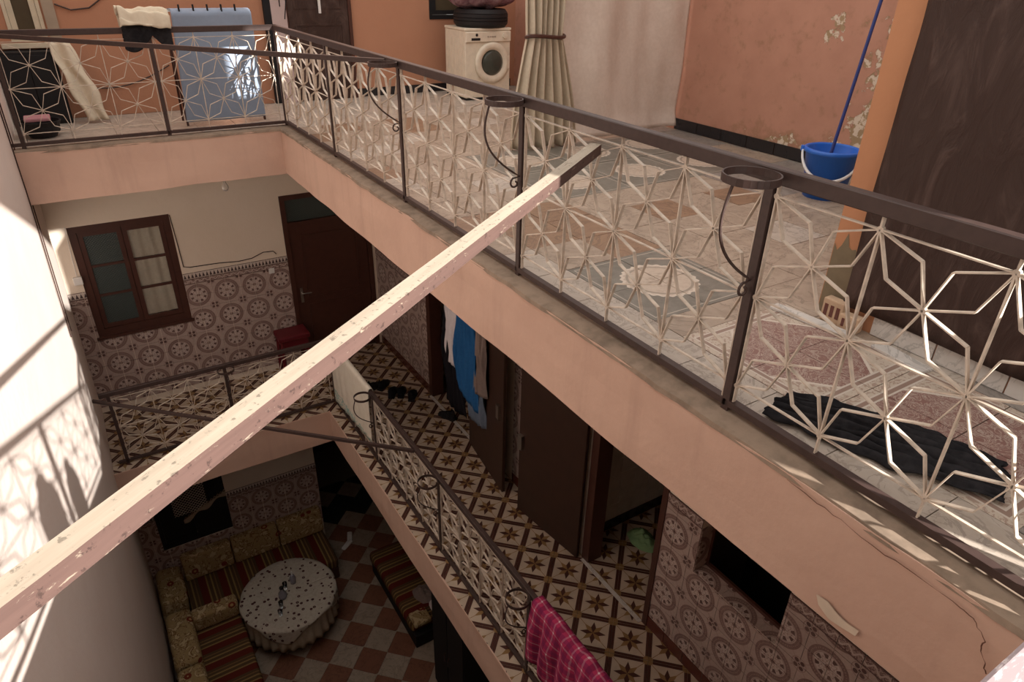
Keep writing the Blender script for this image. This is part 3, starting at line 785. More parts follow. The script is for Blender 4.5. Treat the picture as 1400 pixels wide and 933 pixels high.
# ------------------------------------------------------------------ railings
def petal_mesh(flip, c):
    """one leaf of a star: two bent flat bars between neighbouring hubs, in the railing plane"""
    k = c/0.4; A = (-0.1*k, 0.1); B = (0.1*k, -0.1); b1 = (0.053*k, 0.045); b2 = (-0.039*k, -0.047)
    mb = MB()
    for b in (b1, b2):
        for p, q in ((A, b), (b, B)):
            P = [(x*(-1 if flip else 1), 0, z) for x, z in (p, q)]
            mb.bar(P[0], P[1], 0.0046, 0.0175, up=(0, 1, 0))
    return mb.mesh('petal', ['whiteiron'])
PM = {}
ROWS = (0.885, 0.685, 0.485, 0.283, 0.08)
def railing(name, label, loc, rot, bays, cells, side, extra=(0, 0), rings=(), first_post=True, ztop=0.985):
    """bays: list of lengths along local x; local z=0 is the bottom rail; side=+1/-1: local y side facing the courtyard"""
    t = thing(name, label, 'railing', loc, rot)
    L = sum(bays)
    MB().box(-extra[0], L+extra[1], -0.0225, 0.0225, 0.93, ztop).obj('top_rail', 'iron', t, bev=0.004, segs=1)
    MB().box(-0.018, L+extra[1], -0.018, 0.018, -0.03, 0.0).obj('bottom_rail', 'iron', t)
    xs = [0.0]
    for b in bays: xs.append(xs[-1]+b)
    for i, x in enumerate(xs):
        if i == 0 and not first_post: continue
        MB().box(x-0.018, x+0.018, -0.018, 0.018, -0.05, 0.93).obj('post', 'iron', t)
    for bi, (b, n) in enumerate(zip(bays, cells)):
        if not n: continue
        c = (b-0.06)/n; u0 = xs[bi]+0.03
        for f in (0, 1):
            if (round(c, 4), f) not in PM: PM[(round(c, 4), f)] = petal_mesh(f, c)
        for z in (ROWS[0], ROWS[2], ROWS[4]):
            MB().bar((u0, 0, z), (u0+n*c, 0, z), 0.0052, 0.012, up=(0, 1, 0)).obj('cross_bar', 'whiteiron', t)
        for k in range(n+1):
            MB().bar((u0+k*c, 0, 0.0), (u0+k*c, 0, 0.93), 0.006, 0.017, up=(0, 1, 0)).obj('upright_bar', 'whiteiron', t)
        nd = MB()
        for q, z in enumerate(ROWS):
            for k in range(n+1 if q % 2 == 0 else n):
                x = u0+(k+(0 if q % 2 == 0 else 0.5))*c
                nd.prism([(0.0115*math.cos(a*PI/4), 0.0115*math.sin(a*PI/4)) for a in range(8)], -0.0075, 0.0075)
                nb = len(nd.v)-48
                for w in range(nb, len(nd.v)):
                    X_, Y_, Z_ = nd.v[w]; nd.v[w] = (x+X_, Z_, z+Y_)
        nd.obj('weld_nodes', 'whiteiron', t)['kind'] = 'stuff'
        for k in range(n):
            for r in (0, 1):
                for sx, sz in ((0, 0), (1, 0), (0, 1), (1, 1)):
                    flip = (sx+sz) % 2
                    zc = (ROWS[2*r+sz]+ROWS[2*r+sz+1])/2
                    link('petal', PM[(round(c, 4), flip)], t, (u0+k*c+(0.25+0.5*sx)*c, 0, zc))
    for x in rings:
        yc = side*0.125
        h = MB()
        ring = [(x+0.10*math.cos(a), yc+0.10*math.sin(a)) for a in [2*PI*q/28 for q in range(29)]]
        for p, q in zip(ring, ring[1:]): h.bar((p[0], p[1], 0.962), (q[0], q[1], 0.962), 0.006, 0.028)
        ho = h.obj('pot_ring', 'iron', t)
        arm = []
        for q in range(17):
            s_ = q/16; arm.append((x, side*(0.215+0.045*math.sin(PI*s_)-0.20*s_**2.6), 0.95-0.40*s_))
        for q in range(1, 13):
            a = q*0.5; rr = 0.035*(1-q/16); arm.append((x, side*(0.052+rr*math.sin(a)-0.006), 0.55-0.035+rr*math.cos(a)))
        MB().tube(arm, 0.006, 5).obj('ring_arm', 'iron', ho)
    return t
railing('railing', 'long star-lattice railing along the roof terrace, beside its patterned tile floor', (0, 0, 0), -PI/2, [1.635, 1.605, 1.64, 1.65, 1.26, 0.18], [4, 4, 4, 4, 3, 0], -1, (0.02, 0.0), (3.24-0.0, 4.88, 6.53))
railing('railing', 'short star-lattice railing across the far end of the terrace before the blue sheet', (-0.035, 0, 0), PI, [1.19, 1.285], [3, 3], 1, (0.06, 0.16), (), False)
railing('railing', 'star-lattice railing along the lower tiled gallery, with a white towel and checked cloth on it', (XRAIL_M, 0.106, -3.897), -PI/2, [1.557, 1.763, 1.67, 1.70], [4, 4, 4, 4], -1, (0.02, 0.3), (1.557, 3.32, 4.99))
railing('railing', 'short lower railing in front of the tiled far wall with the window', (XRAIL_M-0.035, 0.106, -3.897), PI, [1.335, 1.31], [3, 3], 1, (0.06, 0.09), (1.335,), False)
nr = railing('railing', 'near railing with worn lilac top rail, its edge in the bottom right corner', (0.26, -8.0, 0.05), PI, [1.22, 1.22, 0.75], [3, 3, 2], -1, (0.0, 0.1), ())
for ch in nr.children:
    if ch.name.startswith('top_rail'):
        ch.data.materials.clear(); ch.data.materials.append(MAT['nearledge']); ch['label'] = 'worn lilac top rail scratched white'

# bracing tubes across the well
def brace(label, p, q, w, h, mats, nm='brace_bar'):
    p, q = Vector(p), Vector(q); L = (q-p).length; a = (q-p).normalized()
    mb = MB(); n = 40
    for k in range(n):
        x0, x1 = L*k/n, L*(k+1)/n
        def pr(x): 
            j = 0.0012*nz(x*9, 1.3, 2); return -w/2+j, w/2-j, -h/2, h/2+j
        A, B = pr(x0), pr(x1)
        mb.face([(x0, A[0], A[3]), (x1, B[0], B[3]), (x1, B[1], B[3]), (x0, A[1], A[3])][::-1], 0)
        mb.face([(x0, A[0], A[2]), (x1, B[0], B[2]), (x1, B[0], B[3]), (x0, A[0], A[3])], 1)
        mb.face([(x0, A[1], A[3]), (x1, B[1], B[3]), (x1, B[1], B[2]), (x0, A[1], A[2])], 1)
        mb.face([(x0, A[1], A[2]), (x1, B[1], B[2]), (x1, B[0], B[2]), (x0, A[0], A[2])], 1)
    for x in (0, L): mb.face([(x, -w/2, -h/2), (x, w/2, -h/2), (x, w/2, h/2), (x, -w/2, h/2)], 1)
    o = mb.obj(nm, mats); o.location = p; o.rotation_euler = a.to_track_quat('X', 'Z').to_euler()
    return tag(o, label, 'brace')
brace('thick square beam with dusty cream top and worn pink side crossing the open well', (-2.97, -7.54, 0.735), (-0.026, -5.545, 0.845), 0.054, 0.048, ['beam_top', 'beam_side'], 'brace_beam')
brace('thin brown bar from the left wall to the terrace railing, crossing before the blue sheet', (-2.60, -0.03, 0.955), (-0.026, -3.05, 0.955), 0.03, 0.035, ['iron', 'iron'])
brace('thin brown bar crossing the well to the lower gallery railing', (-2.635, 0.07, -2.96), (XRAIL_M-0.026, -2.68, -2.945), 0.03, 0.035, ['iron', 'iron'])

# ------------------------------------------------------------------ middle level: window, door leaves
def window_frame(name, x0, x1, z0, z1, y, cols, rows, panes, fw=0.06, mat='wood', depth=0.07, label=None):
    t = bpy.data.objects.new(name, None); COL.objects.link(t); struct(t, label); t.location = (x0, y, z0)
    W, H = x1-x0, z1-z0
    m = MB().box(0, fw, 0, depth, 0, H).box(W-fw, W, 0, depth, 0, H).box(fw, W-fw, 0, depth, 0, fw*1.2).box(fw, W-fw, 0, depth, H-fw, H)
    m.obj('window_frame', mat, t)
    cw = (W-2*fw)/cols; sf = 0.055
    for c in range(cols):
        a, b = fw+c*cw+0.003, fw+(c+1)*cw-0.003; zb, zt = fw*1.2+0.004, H-fw-0.004
        s = MB().box(a, a+sf, 0.012, 0.05, zb, zt).box(b-sf, b, 0.012, 0.05, zb, zt).box(a+sf, b-sf, 0.012, 0.05, zb, zb+sf).box(a+sf, b-sf, 0.012, 0.05, zt-sf, zt)
        ph = (zt-zb-2*sf)/rows
        for r in range(1, rows): s.box(a+sf, b-sf, 0.018, 0.045, zb+sf+r*ph-0.016, zb+sf+r*ph+0.016)
        so = s.obj('window_sash', mat, t)
        for r in range(rows):
            MB().box(a+sf, b-sf, 0.029, 0.033, zb+sf+r*ph+(0.016 if r else 0), zb+sf+(r+1)*ph-(0.016 if r < rows-1 else 0)).obj('pane', panes[c], so)
    return t
win1 = window_frame('window_1', -2.43, -1.285, -2.83, -1.32, YF+0.012, 2, 3, ['pane_tex', 'pane'], 0.085, label='brown window of two sashes with three panes each')
MB().box(-2.46, -1.26, YF-0.035, YF+0.012, -2.86, -2.825).obj('window_sill', 'wood', None)
bpy.data.objects['window_sill'].parent = win1; bpy.data.objects['window_sill'].matrix_parent_inverse = Matrix.Translation((2.43, -YF-0.012, 2.83))
def pleat(x0, x1, y, z0, z1, n=60, amp=0.02, k=9.0, sway=0.0):
    return MB().grid(lambda u, v: (x0+(x1-x0)*u+sway*(1-v)*math.sin(u*3), y+amp*math.sin(u*k*PI*2/2+0.6*math.sin(v*2))*(0.6+0.4*v), z0+(z1-z0)*v), n, 12)
o = pleat(-1.80, -1.30, YF+0.068, -2.80, -1.33, 50, 0.018, 7).obj('net_curtain', 'net', smooth=True); solid(o, 0.002); tag(o, 'pale net curtain hanging behind the right sash of the brown window', 'curtain')
struct(MB().box(-2.6, -1.1, YF+0.5, YF+0.55, ZM, SL_U).obj('wall_back', 'room_shade'))

def door(name, W, H, mat, loc, rotz, panels=((0.12, 0.12, 0.88, 0.47), (0.12, 0.53, 0.88, 0.93)), label=None, thick=0.04):
    t = bpy.data.objects.new(name, None); COL.objects.link(t); struct(t, label); t.location = loc; t.rotation_euler = (0, 0, rotz)
    m = MB().box(0, W, -thick/2, thick/2, 0, H)
    leaf = m.obj('door_leaf', mat, t, bev=0.004, segs=1)
    for a, b, c, d in panels:
        for sy in (-1, 1):
            y0, y1 = sorted((sy*thick/2, sy*(thick/2+0.008)))
            f = MB().box(a*W, c*W, y0, y1, b*H, b*H+0.02).box(a*W, c*W, y0, y1, d*H-0.02, d*H).box(a*W, a*W+0.02, y0, y1, b*H+.02, d*H-.02).box(c*W-0.02, c*W, y0, y1, b*H+.02, d*H-.02)
            f.obj('panel_moulding', mat, leaf)
    return t, leaf
def lever(parent, x, z, y, sgn=-1):
    h = MB().box(x-0.02, x+0.02, min(y, y+sgn*0.008), max(y, y+sgn*0.008), z-0.11, z+0.11).obj('handle_plate', 'metal', parent)
    MB().tube([(x, y, z+0.03), (x, y+sgn*0.05, z+0.03), (x+0.03, y+sgn*0.055, z+0.03), (x+0.12, y+sgn*0.055, z+0.03)], 0.008, 8).obj('lever', 'metal', h)
# far door with transom
d1 = bpy.data.objects.new('door_1', None); COL.objects.link(d1); struct(d1, 'dark brown far door with a transom light'); d1.location = (0.12, YF-0.01, ZM)
DH = -1.29-ZM
MB().box(0, 0.07, 0, 0.1, 0, DH).box(1.23, 1.30, 0, 0.1, 0, DH).box(0.07, 1.23, 0, 0.1, DH-0.07, DH).box(0.07, 1.23, 0, 0.1, DH-0.47, DH-0.40).obj('door_frame', 'wood', d1)
MB().box(0.07, 1.23, 0.05, 0.055, DH-0.40, DH-0.07).obj('transom_pane', 'pane_tex', d1)
lf = MB().box(0.075, 1.225, 0.03, 0.07, 0.01, DH-0.475).obj('door_leaf', 'wood', d1)
for a, b in ((0.15, 0.95), (1.05, DH-0.62)):
    MB().box(0.24, 1.08, 0.018, 0.03, a, a+0.02).box(0.24, 1.08, 0.018, 0.03, b-0.02, b).box(0.24, 0.26, 0.018, 0.03, a+.02, b-.02).box(1.06, 1.08, 0.018, 0.03, a+.02, b-.02).obj('panel_moulding', 'wood', lf)
hp = MB().box(0.125, 0.165, 0.020, 0.03, 1.0, 1.24).obj('handle_plate', 'metal', lf)
MB().tube([(0.145, 0.028, 1.16), (0.145, -0.02, 1.16), (0.17, -0.025, 1.16), (0.28, -0.025, 1.155)], 0.009, 8).obj('lever', 'metal', hp)
struct(MB().box(0.0, 1.5, YF+0.2, YF+0.25, ZM, SL_U).obj('wall_back', 'room_shade'))
# the two leaves folded back against the right wall
t2, leaf2 = door('door_2', 1.06, 2.25, 'doorwood', (XR-0.075, -1.70, ZM+0.015), math.radians(-97.5), (), label='brown door leaf open against the wall behind the hanging clothes')
MB().box(0.93, 1.0, -0.055, -0.02, 1.02, 1.2).obj('lock_case', 'metal', leaf2)
t3, leaf3 = door('door_3', 0.98, 2.25, 'doorwood', (XR-0.07, -4.035, ZM+0.015), math.radians(97.5), (), label='plain brown door leaf open against the wall beside the white tiled room')
k = MB().box(0.90, 0.965, 0.02, 0.06, 0.90, 1.08).obj('lock_case', 'metal', leaf3)
MB().lathe([(0.022, 0), (0.022, 0.03), (0.012, 0.035)], 12, (0.93, 0.06, 1.02), axis='y').obj('knob', 'metal', k)
# frames of the openings in the right wall
def jambs(name, y0, y1, z1, lab):
    m = MB().box(XR-0.02, XR+0.16, y0-0.005, y0+0.055, ZM, z1).box(XR-0.02, XR+0.16, y1-0.10, y1+0.005, ZM, z1).box(XR-0.02, XR+0.16, y0+.055, y1-.10, z1-0.06, z1)
    return struct(m.obj(name, 'wood'), lab)
jambs('door_4', -1.62, -0.36, -1.6, 'dark door frame of the doorway with hanging clothes')
jambs('door_5', -5.06, -4.05, -1.6, 'dark door frame of the white tiled room')
struct(MB().box(XR+0.16, XR+0.75, -0.02, 0.0, ZM, SL_U).obj('wall_back', 'cream'))
# right window (dark, deep set)
w2 = bpy.data.objects.new('window_2', None); COL.objects.link(w2); struct(w2, 'deep set dark window in the tiled right wall')
MB().box(XR+0.135, XR+0.16, -6.295, -6.27, -2.852, -1.76).box(XR+0.135, XR+0.16, -5.485, -5.46, -2.852, -1.76).box(XR+0.135, XR+0.16, -6.27, -5.485, -2.852, -2.82).obj('window_frame', 'wood', w2)
struct(MB().box(XR+0.9, XR+0.95, -7.4, -5.35, ZM, SL_U).obj('wall_back', 'black'))  # black backing added as the shade behind the window

# ------------------------------------------------------------------ middle level: things
def cloth_over(name, label, cat, mat, y0, y1, x, ztop, front, back, nu=40, amp=0.02, uv=False, top_w=0.03, seed=0, skew=0.0, group=None, thick=0.004):
    """cloth folded over a rail running along y at x; front = drop toward -x, back = drop toward +x (each (at y0, at y1))"""
    def f(u, v):
        y = y0+(y1-y0)*u
        fl, bl = front[0]+(front[1]-front[0])*u, back[0]+(back[1]-back[0])*u
        fold = amp*math.sin(u*(y1-y0)*-14+seed+1.5*nz(u*3+seed, v*2, 5))
        w = 0.010*nz(u*6+seed, v*3, 1)+fold
        q = v*34
        bulge = 0.6*max(0.0, fold)+0.012*abs(nz(u*9+seed, 2, 2))*(amp/0.02)
        if q <= 15: d = fl*(1-q/15); return (x-top_w-abs(w)*min(1, d*4)-0.002, y+skew*d, ztop-0.012-d)
        if q >= 19: d = bl*(q-19)/15; return (x+top_w+abs(w)*min(1, d*4)+0.002, y+skew*d, ztop-0.012-d)
        a = (q-15)/4*PI
        return (x-top_w*math.cos(a), y, ztop+(0.014+bulge)*math.sin(a))
    o = MB().grid(f, nu, 34, uv=uv).obj(name, mat, smooth=True); solid(o, thick)
    return tag(o, label, cat, group)
tw = cloth_over('towel', 'white towel with teal flower hem hung over the lower gallery railing', 'towel', 'towel', -0.02, -1.40, XRAIL_M, -2.905, (0.93, 0.76), (0.35, 0.3), 50, 0.012, seed=2)
k = M('towel_hem_pattern', 0.95, 0.1); v = k.world(); x_, y_, z_ = k.xyz(v)
n_ = k.noise(v, 28, 3, 0.5, 1.0)
hem = (z_*-1.0-3.62).step(0, 0.03)*(n_.gt(0.50))
tw.data.materials.clear(); tw.data.materials.append(k.done(k.mix(hem*0.85, k.mix(k.noise(v, 12, 4).step(.4, .7)*.4, (0.72, 0.66, 0.56), (0.62, 0.55, 0.45)), (0.22, 0.42, 0.40))))
cl = cloth_over('checked_cloth', 'magenta and white checked shirt bunched over the lower gallery railing', 'shirt', 'check', -4.99, -6.35, XRAIL_M, -2.895, (0.62, 0.75), (0.55, 0.6), 90, 0.055, uv=True, top_w=0.055, seed=4, thick=0.006)
# clothes hanging at the doorway
def garment(name, label, mat, x, y0, y1, ztop, zbot, pts_top=None, seed=0, amp=0.025, taper=0.15, cat='clothes', hem=0.0):
    def f(u, v):
        w = 1-taper*v*v
        y = y0+(y1-y0)*(0.5+(u-0.5)*w)
        z = zbot+(ztop-zbot)*v + hem*(u-0.5)*(1-v) + 0.015*nz(u*7+seed, 3, 1)*(1-v)
        d = amp*2.2*math.sin(u*17+seed+v*1.6+2*nz(u*3+seed, v*2, 7))*(0.35+0.65*v*(1.2-v)*2)+0.04*nz(u*5+seed, v*3, 2)
        return (x-abs(d)-0.05*math.sin(PI*u)*(1-v*0.5), y, z)
    o = MB().grid(f, 26, 18).obj(name, mat, smooth=True); solid(o, 0.006)
    return tag(o, label, cat)
garment('hanging_shirt', 'white shirt hanging leftmost of the clothes in the doorway', 'whiteshirt', 1.30, -1.30, -1.80, -1.85, -2.80, seed=1, taper=0.25)
garment('hanging_jersey', 'royal blue sports jersey hanging in the middle of the doorway clothes', 'royal', 1.25, -1.62, -2.22, -1.9, -3.04, seed=3, taper=0.35, hem=-0.2)
garment('hanging_cardigan', 'grey taupe cardigan hanging right of the blue jersey', 'greycloth', 1.27, -2.10, -2.36, -1.9, -2.84, seed=5, taper=0.2)
garment('hanging_trousers', 'long dark trousers hanging below the white shirt', 'navy', 1.37, -1.12, -1.70, -1.95, -3.55, seed=7, amp=0.04, taper=0.1)
garment('hanging_jeans', 'steel blue jeans hanging below the blue jersey', 'steelblue', 1.315, -1.88, -2.28, -2.2, -3.34, seed=9, amp=0.04, taper=0.1)
# shoes
def shoe(label, x, y, rz, L=0.31, group=None):
    t = thing('shoe', label, 'shoe', (x, y, ZM), rz, group); t.scale = (1.0, 1.45, 1.25)
    out = [(-L*.5, -.03), (-L*.46, .03), (-L*.2, .034), (L*.15, .046), (L*.42, .038), (L*.5, 0), (L*.42, -.034), (L*.15, -.044), (-L*.2, -.034), (-L*.46, -.034)]
    MB().prism(out, 0.001, 0.022).obj('sole', 'rubber', t)
    def f(u, v):
        a = 2*PI*u; q = v
        ex = L*0.47*math.cos(a); wy = (0.050 if math.cos(a) > -0.2 else 0.042)*math.sin(a)
        k = 1-0.45*q; h = 0.022+(0.095 if math.cos(a) < 0.1 else 0.05)*q
        return (ex*k-0.05*q, wy*k, h)
    MB().grid(f, 20, 5).obj('upper', 'blackcloth', t, smooth=True)
    MB().tube([(0.0, -.036, .05), (0.01, 0, .075), (0.0, .036, .05)], 0.008, 6).obj('strap', 'black', t)
    return t
shoe('black shoe nearest the towel in the row of shoes', 0.80, 0.19, 0.5)
shoe('black shoe tilted against the first one by the towel', 0.95, 0.17, 0.75)
shoe('black sandal in the middle of the shoe row on the tiles', 0.985, -0.08, 1.0)
shoe('black sandal second from the doorway in the shoe row', 1.10, -0.14, 1.05)
shoe('black sandal at the doorway end of the shoe row', 1.20, -0.30, 1.0)
shoe('dark shoe inside the doorway below the hanging trousers', 1.40, -1.02, 1.9)
# green plastic bag on the floor of the tiled room
def crumple(name, label, mat, x, y, z, rx, ry, h, cat, seed=0, n=22, rot=0, flat=1.6):
    def f(u, v):
        a = 2*PI*u; r = v
        k = 1+0.22*nz(math.cos(a)*2+seed, math.sin(a)*2, 1)
        X0, Y0 = rx*r*k*math.cos(a), ry*r*k*math.sin(a)
        hh = h*(1-r**flat)*(0.7+0.9*abs(nz(X0*14+seed, Y0*14, 3)))+0.004
        c, s_ = math.cos(rot), math.sin(rot)
        return (x+X0*c-Y0*s_, y+X0*s_+Y0*c, z+hh)
    return tag(MB().grid(f, n*2, n).obj(name, mat, smooth=True), label, cat)
crumple('plastic_bag', 'crumpled pale green bag on the star tiles behind the open door', 'green', 2.18, -4.2, ZM, 0.14, 0.19, 0.14, 'bag', 2)
# red stool by the far door
t = thing('stool', 'dark red plastic stool by the tiled wall beside the far door', 'stool', (-0.03, 1.22, ZM))
MB().box(-0.23, 0.23, -0.17, 0.17, 0.62, 0.70).obj('seat', 'red', t, bev=0.02)
for sx in (-1, 1):
    for sy in (-1, 1): MB().bar((sx*0.20, sy*0.14, 0), (sx*0.18, sy*0.12, 0.63), 0.04, 0.04).obj('leg', 'red', t)
MB().box(-0.18, 0.18, -0.13, 0.13, 0.50, 0.615).obj('apron', 'red', t)
# switch, intercom, cable, bulb, round lamp
t = thing('light_switch', 'small white light switch on the medallion tiles near the far door', 'switch', (-0.124, YF-0.009, -2.349))
MB().box(-.04, .04, -.012, 0, -.04, .04).obj('switch_plate', 'whitep', t, bev=0.003, segs=1); MB().box(-.018, .018, -.018, -.012, -.022, .022).obj('rocker', 'whitep', t)
t = thing('junction_box', 'white junction box on the wall left of the brown window', 'box', (-2.47, YF, -2.0))
MB().box(-.05, .05, -.045, 0, -.05, .05).obj('box_cover', 'whitep', t, bev=0.006); MB().tube([(0, -.02, .05), (0.01, -.02, .3), (0.03, -.02, .7)], 0.004, 5).obj('cable', 'whitep', t)
tag(MB().tube([(-1.28, YF-.012, -1.33), (-1.262, YF-.012, -1.7), (-1.25, YF-.012, -2.06), (-1.17, YF-.012, -2.082), (-.8, YF-.012, -2.094), (-.55, YF-.012, -2.12), (-.365, YF-.012, -2.11), (-.2, YF-.012, -2.05), (-.06, YF-.012, -2.06), (-.023, YF-.012, -2.11)], 0.006, 6).obj('cable', 'wire'), 'thin dark cable running above the tiled dado beside the brown window', 'cable')
t = thing('pendant_bulb', 'bare bulb hanging under the upper far gallery', 'lamp', (-0.68, 0.6, SL_U-0.012))
MB().tube([(0, 0, 0), (0, 0, -0.14)], 0.004, 6).obj('flex', 'wire', t); MB().lathe([(0.012, -0.13), (0.018, -0.14), (0.018, -0.19), (0.012, -0.195)], 12).obj('bulb_holder', 'whitep', t)
MB().lathe([(0.012, -0.195), (0.018, -0.215), (0.038, -0.25), (0.041, -0.275), (0.028, -0.305), (0.001, -0.318)], 16).obj('bulb', 'frost', t, smooth=True)
for i, (dy, lab) in enumerate(((-0.17, 'dark cable down the corner of the left wall, nearer one'), (-0.02, 'dark cable down the corner of the left wall beside the far slab'))):
    pts = [(leftx(dy, z)+0.012, dy, z) for z in [0.6-0.2*q for q in range(14)]]
    tag(MB().tube(pts, 0.006, 5).obj('corner_cable', 'wire'), lab, 'cable')

# ------------------------------------------------------------------ roof terrace: far end
# brown metal door
t5, lf5 = door('door_6', 0.78, 2.2, 'tarp', (0.555, YF-0.03, ZU+0.01), 0, ((0.10, 0.06, 0.90, 0.42), (0.10, 0.50, 0.90, 0.94)), 'brown metal door at the far end of the terrace')
MB().tube([(0.40, -0.05, 1.05), (0.40, -0.06, 1.5), (0.39, -0.05, 1.9)], 0.018, 8).obj('pull_bar', 'whitep', lf5)
struct(MB().box(0.535, 0.553, YF-0.05, YF+0.02, ZU, 2.3).box(1.34, 1.385, YF-0.05, YF+0.02, ZU, 2.3).obj('trim_10', 'wood'))
struct(MB().box(0.35, 0.535, YF-0.06, YF, ZU, 3.2).obj('trim_11', 'paleterr'))  # sunlit part of the wall, painted as a pale strip
tag(MB().box(0.265, 0.348, YF-0.05, YF-0.002, ZU, 2.4).obj('wall_post', 'black'), 'narrow black post between the orange wall and the pale strip', 'post')
for i in range(3):
    pts = [(0.33+0.09*i+0.035*math.sin(q*0.9+i), YF-0.085-0.01*math.cos(q+i)-0.02*i, 2.2-0.14*q) for q in range(8+i)]
    tag(MB().tube(pts, 0.007, 5).obj('loose_cable', 'black' if i else 'whitep'), ('pale', 'short black', 'longer black')[i]+' loose cable dangling on the pale strip by the brown door', 'cable')
# upper far-right window (edge shows above the tyre)
w5 = window_frame('window_5', 2.53, 3.2, 0.9, 2.0, YF-0.01, 1, 1, ['olive'], 0.045, 'black', 0.06)
# cream framed window at the left end
w4 = window_frame('window_4', -2.40, -2.06, 0.76, 1.9, YF-0.01, 1, 1, ['olive'], 0.035, 'creamwood', 0.06)
struct(MB().box(-2.04, -1.93, YF-0.03, YF, 0.72, 2.2).obj('trim_12', plain('grey_beige_render', (0.36, 0.29, 0.22), 0.9)))
MB().box(-2.50, -1.98, YF-0.10, YF-0.011, 0.70, 0.745).obj('window_shelf', 'creamwood', w4)
bpy.data.objects['window_shelf'].matrix_parent_inverse = Matrix.Translation((2.40, -YF+0.01, -0.76))
t = thing('cupboard', 'black cupboard below the cream framed window in the terrace corner', 'cupboard', (-2.30, YF-0.16, ZU))
MB().box(-0.28, 0.26, -0.13, 0.15, 0.0, 0.74).obj('cupboard_body', 'black', t); MB().box(-0.26, -0.01, -0.145, -0.13, 0.03, 0.71).obj('cupboard_door', 'black', t); MB().box(0.0, 0.24, -0.145, -0.13, 0.03, 0.71).obj('cupboard_door', 'black', t)
o = MB().grid(lambda u, v: (-2.07+0.21*u*(1+0.15*math.sin(v*4))+0.17*(1-v)**1.4+0.015*math.sin(v*13+u*3), YF-0.30-0.03*math.sin(u*9+v*2)-0.10*(1-v), ZU+0.03+0.80*v), 16, 24).obj('draped_cloth', 'beigecloth', smooth=True)
solid(o, 0.008); tag(o, 'cream cloth draped beside the black cupboard in the terrace corner', 'cloth')
t = thing('wash_basin', 'dark basin with a pink tray on it, standing behind the far railing at the left', 'basin', (-2.34, 0.55, ZU))
MB().lathe([(0.12, 0), (0.18, 0.14), (0.19, 0.16), (0.175, 0.16), (0.16, 0.05)], 20).obj('basin', 'rubber', t)
tag(MB().box(-2.47, -2.24, 0.44, 0.66, ZU+0.163, ZU+0.20).obj('tray', 'pinkp', bev=0.01), 'pink tray resting on the dark basin', 'tray')
tag(MB().tube([(-1.92, YF-.02, 1.12), (-1.78, YF-.02, 1.06), (-1.6, YF-.02, 1.08), (-1.42, YF-.02, 1.20)], 0.008, 5).obj('wall_cable', 'wire'), 'sagging brown cable high on the orange wall above the scarf', 'cable')
tag(MB().tube([(-1.95+0.115*q, YF-.02, 0.28-0.11*math.sin(PI*q/9)+0.02*q) for q in range(10)], 0.007, 5).obj('wall_cable', 'wire'), 'sagging brown cable low on the orange wall behind the far railing', 'cable')
# drying rack with the blue sheet
t = thing('drying_rack', 'dark folding drying rack under the pale blue sheet', 'rack', (-0.55, 0.62, ZU))
for sx in (-1, 1):
    for sy in (-1, 1): MB().bar((sx*0.42, sy*0.16, 0), (sx*0.42, -sy*0.03, 1.14), 0.022, 0.022).obj('leg', 'wood', t)
    MB().bar((sx*0.42, -0.20, 1.15), (sx*0.42, 0.20, 1.15), 0.02, 0.02).obj('side_rail', 'wood', t)
for q in range(5): MB().tube([(-0.42, -0.18+0.09*q, 1.155), (0.42, -0.18+0.09*q, 1.155)], 0.006, 6).obj('drying_bar', 'metal', t)
for q in range(5): MB().box(-0.30+0.14*q, -0.285+0.14*q, -0.205, -0.185, 1.12, 1.22).obj('clothes_peg', 'black', t)
def bs(u, v):
    w = 0.012*math.sin(u*9+v*2)+0.012*nz(u*5, v*3, 2)
    if v > 0.92: return (-0.93+0.80*u+0.02*(1-v), 0.42-w*0.3+(v-0.92)*2.6, 1.105+0.012*math.sin((v-.92)*39))
    return (-0.93+0.80*u-0.06*(1-v/0.92)+0.05*u*(1-v/.92), 0.40+w-0.05*(1-v), 0.0+1.10*(v/0.92)+0.03*(1-u)*0)
o = MB().grid(bs, 36, 40).obj('blue_sheet', 'blue_sheet', smooth=True); solid(o, 0.004); tag(o, 'pale blue sheet drying over the rack behind the far railing', 'sheet')
# scarf and black garment on the far railing
def scarf(u, v):
    a = (v-0.5)*PI*1.1
    return (-1.46+0.44*u+0.01*math.sin(v*7), -0.0+(0.085+0.03*nz(u*5, v*4, 1))*math.sin(a), 0.995+(0.15+0.05*nz(u*3.3, 1.5, 2))*max(0.0, math.cos(a))**0.7+0.022*math.sin(v*23+u*4)+0.02*nz(u*6, v*6, 3))
o = MB().grid(scarf, 24, 40).obj('knit_scarf', 'beigecloth', smooth=True); solid(o, 0.008); tag(o, 'beige knitted scarf folded on the far railing beside the blue sheet', 'scarf')
def blk(u, v):
    s_ = (v-0.5)*2; fl = 0.23*(0.35+0.65*abs(math.sin(u*3.6+1.0)))
    y = -0.034-0.012*abs(math.sin(u*8)) if s_ < -0.12 else (0.034+0.01*abs(math.sin(u*7)) if s_ > 0.12 else s_/0.12*0.034)
    z = 0.995-max(0, abs(s_)-0.12)*fl/0.88
    return (-1.45+0.43*u, y, z)
o = MB().grid(blk, 30, 30).obj('black_garment', 'blackcloth', smooth=True); solid(o, 0.006); tag(o, 'black garment under the beige scarf on the far railing', 'clothes')

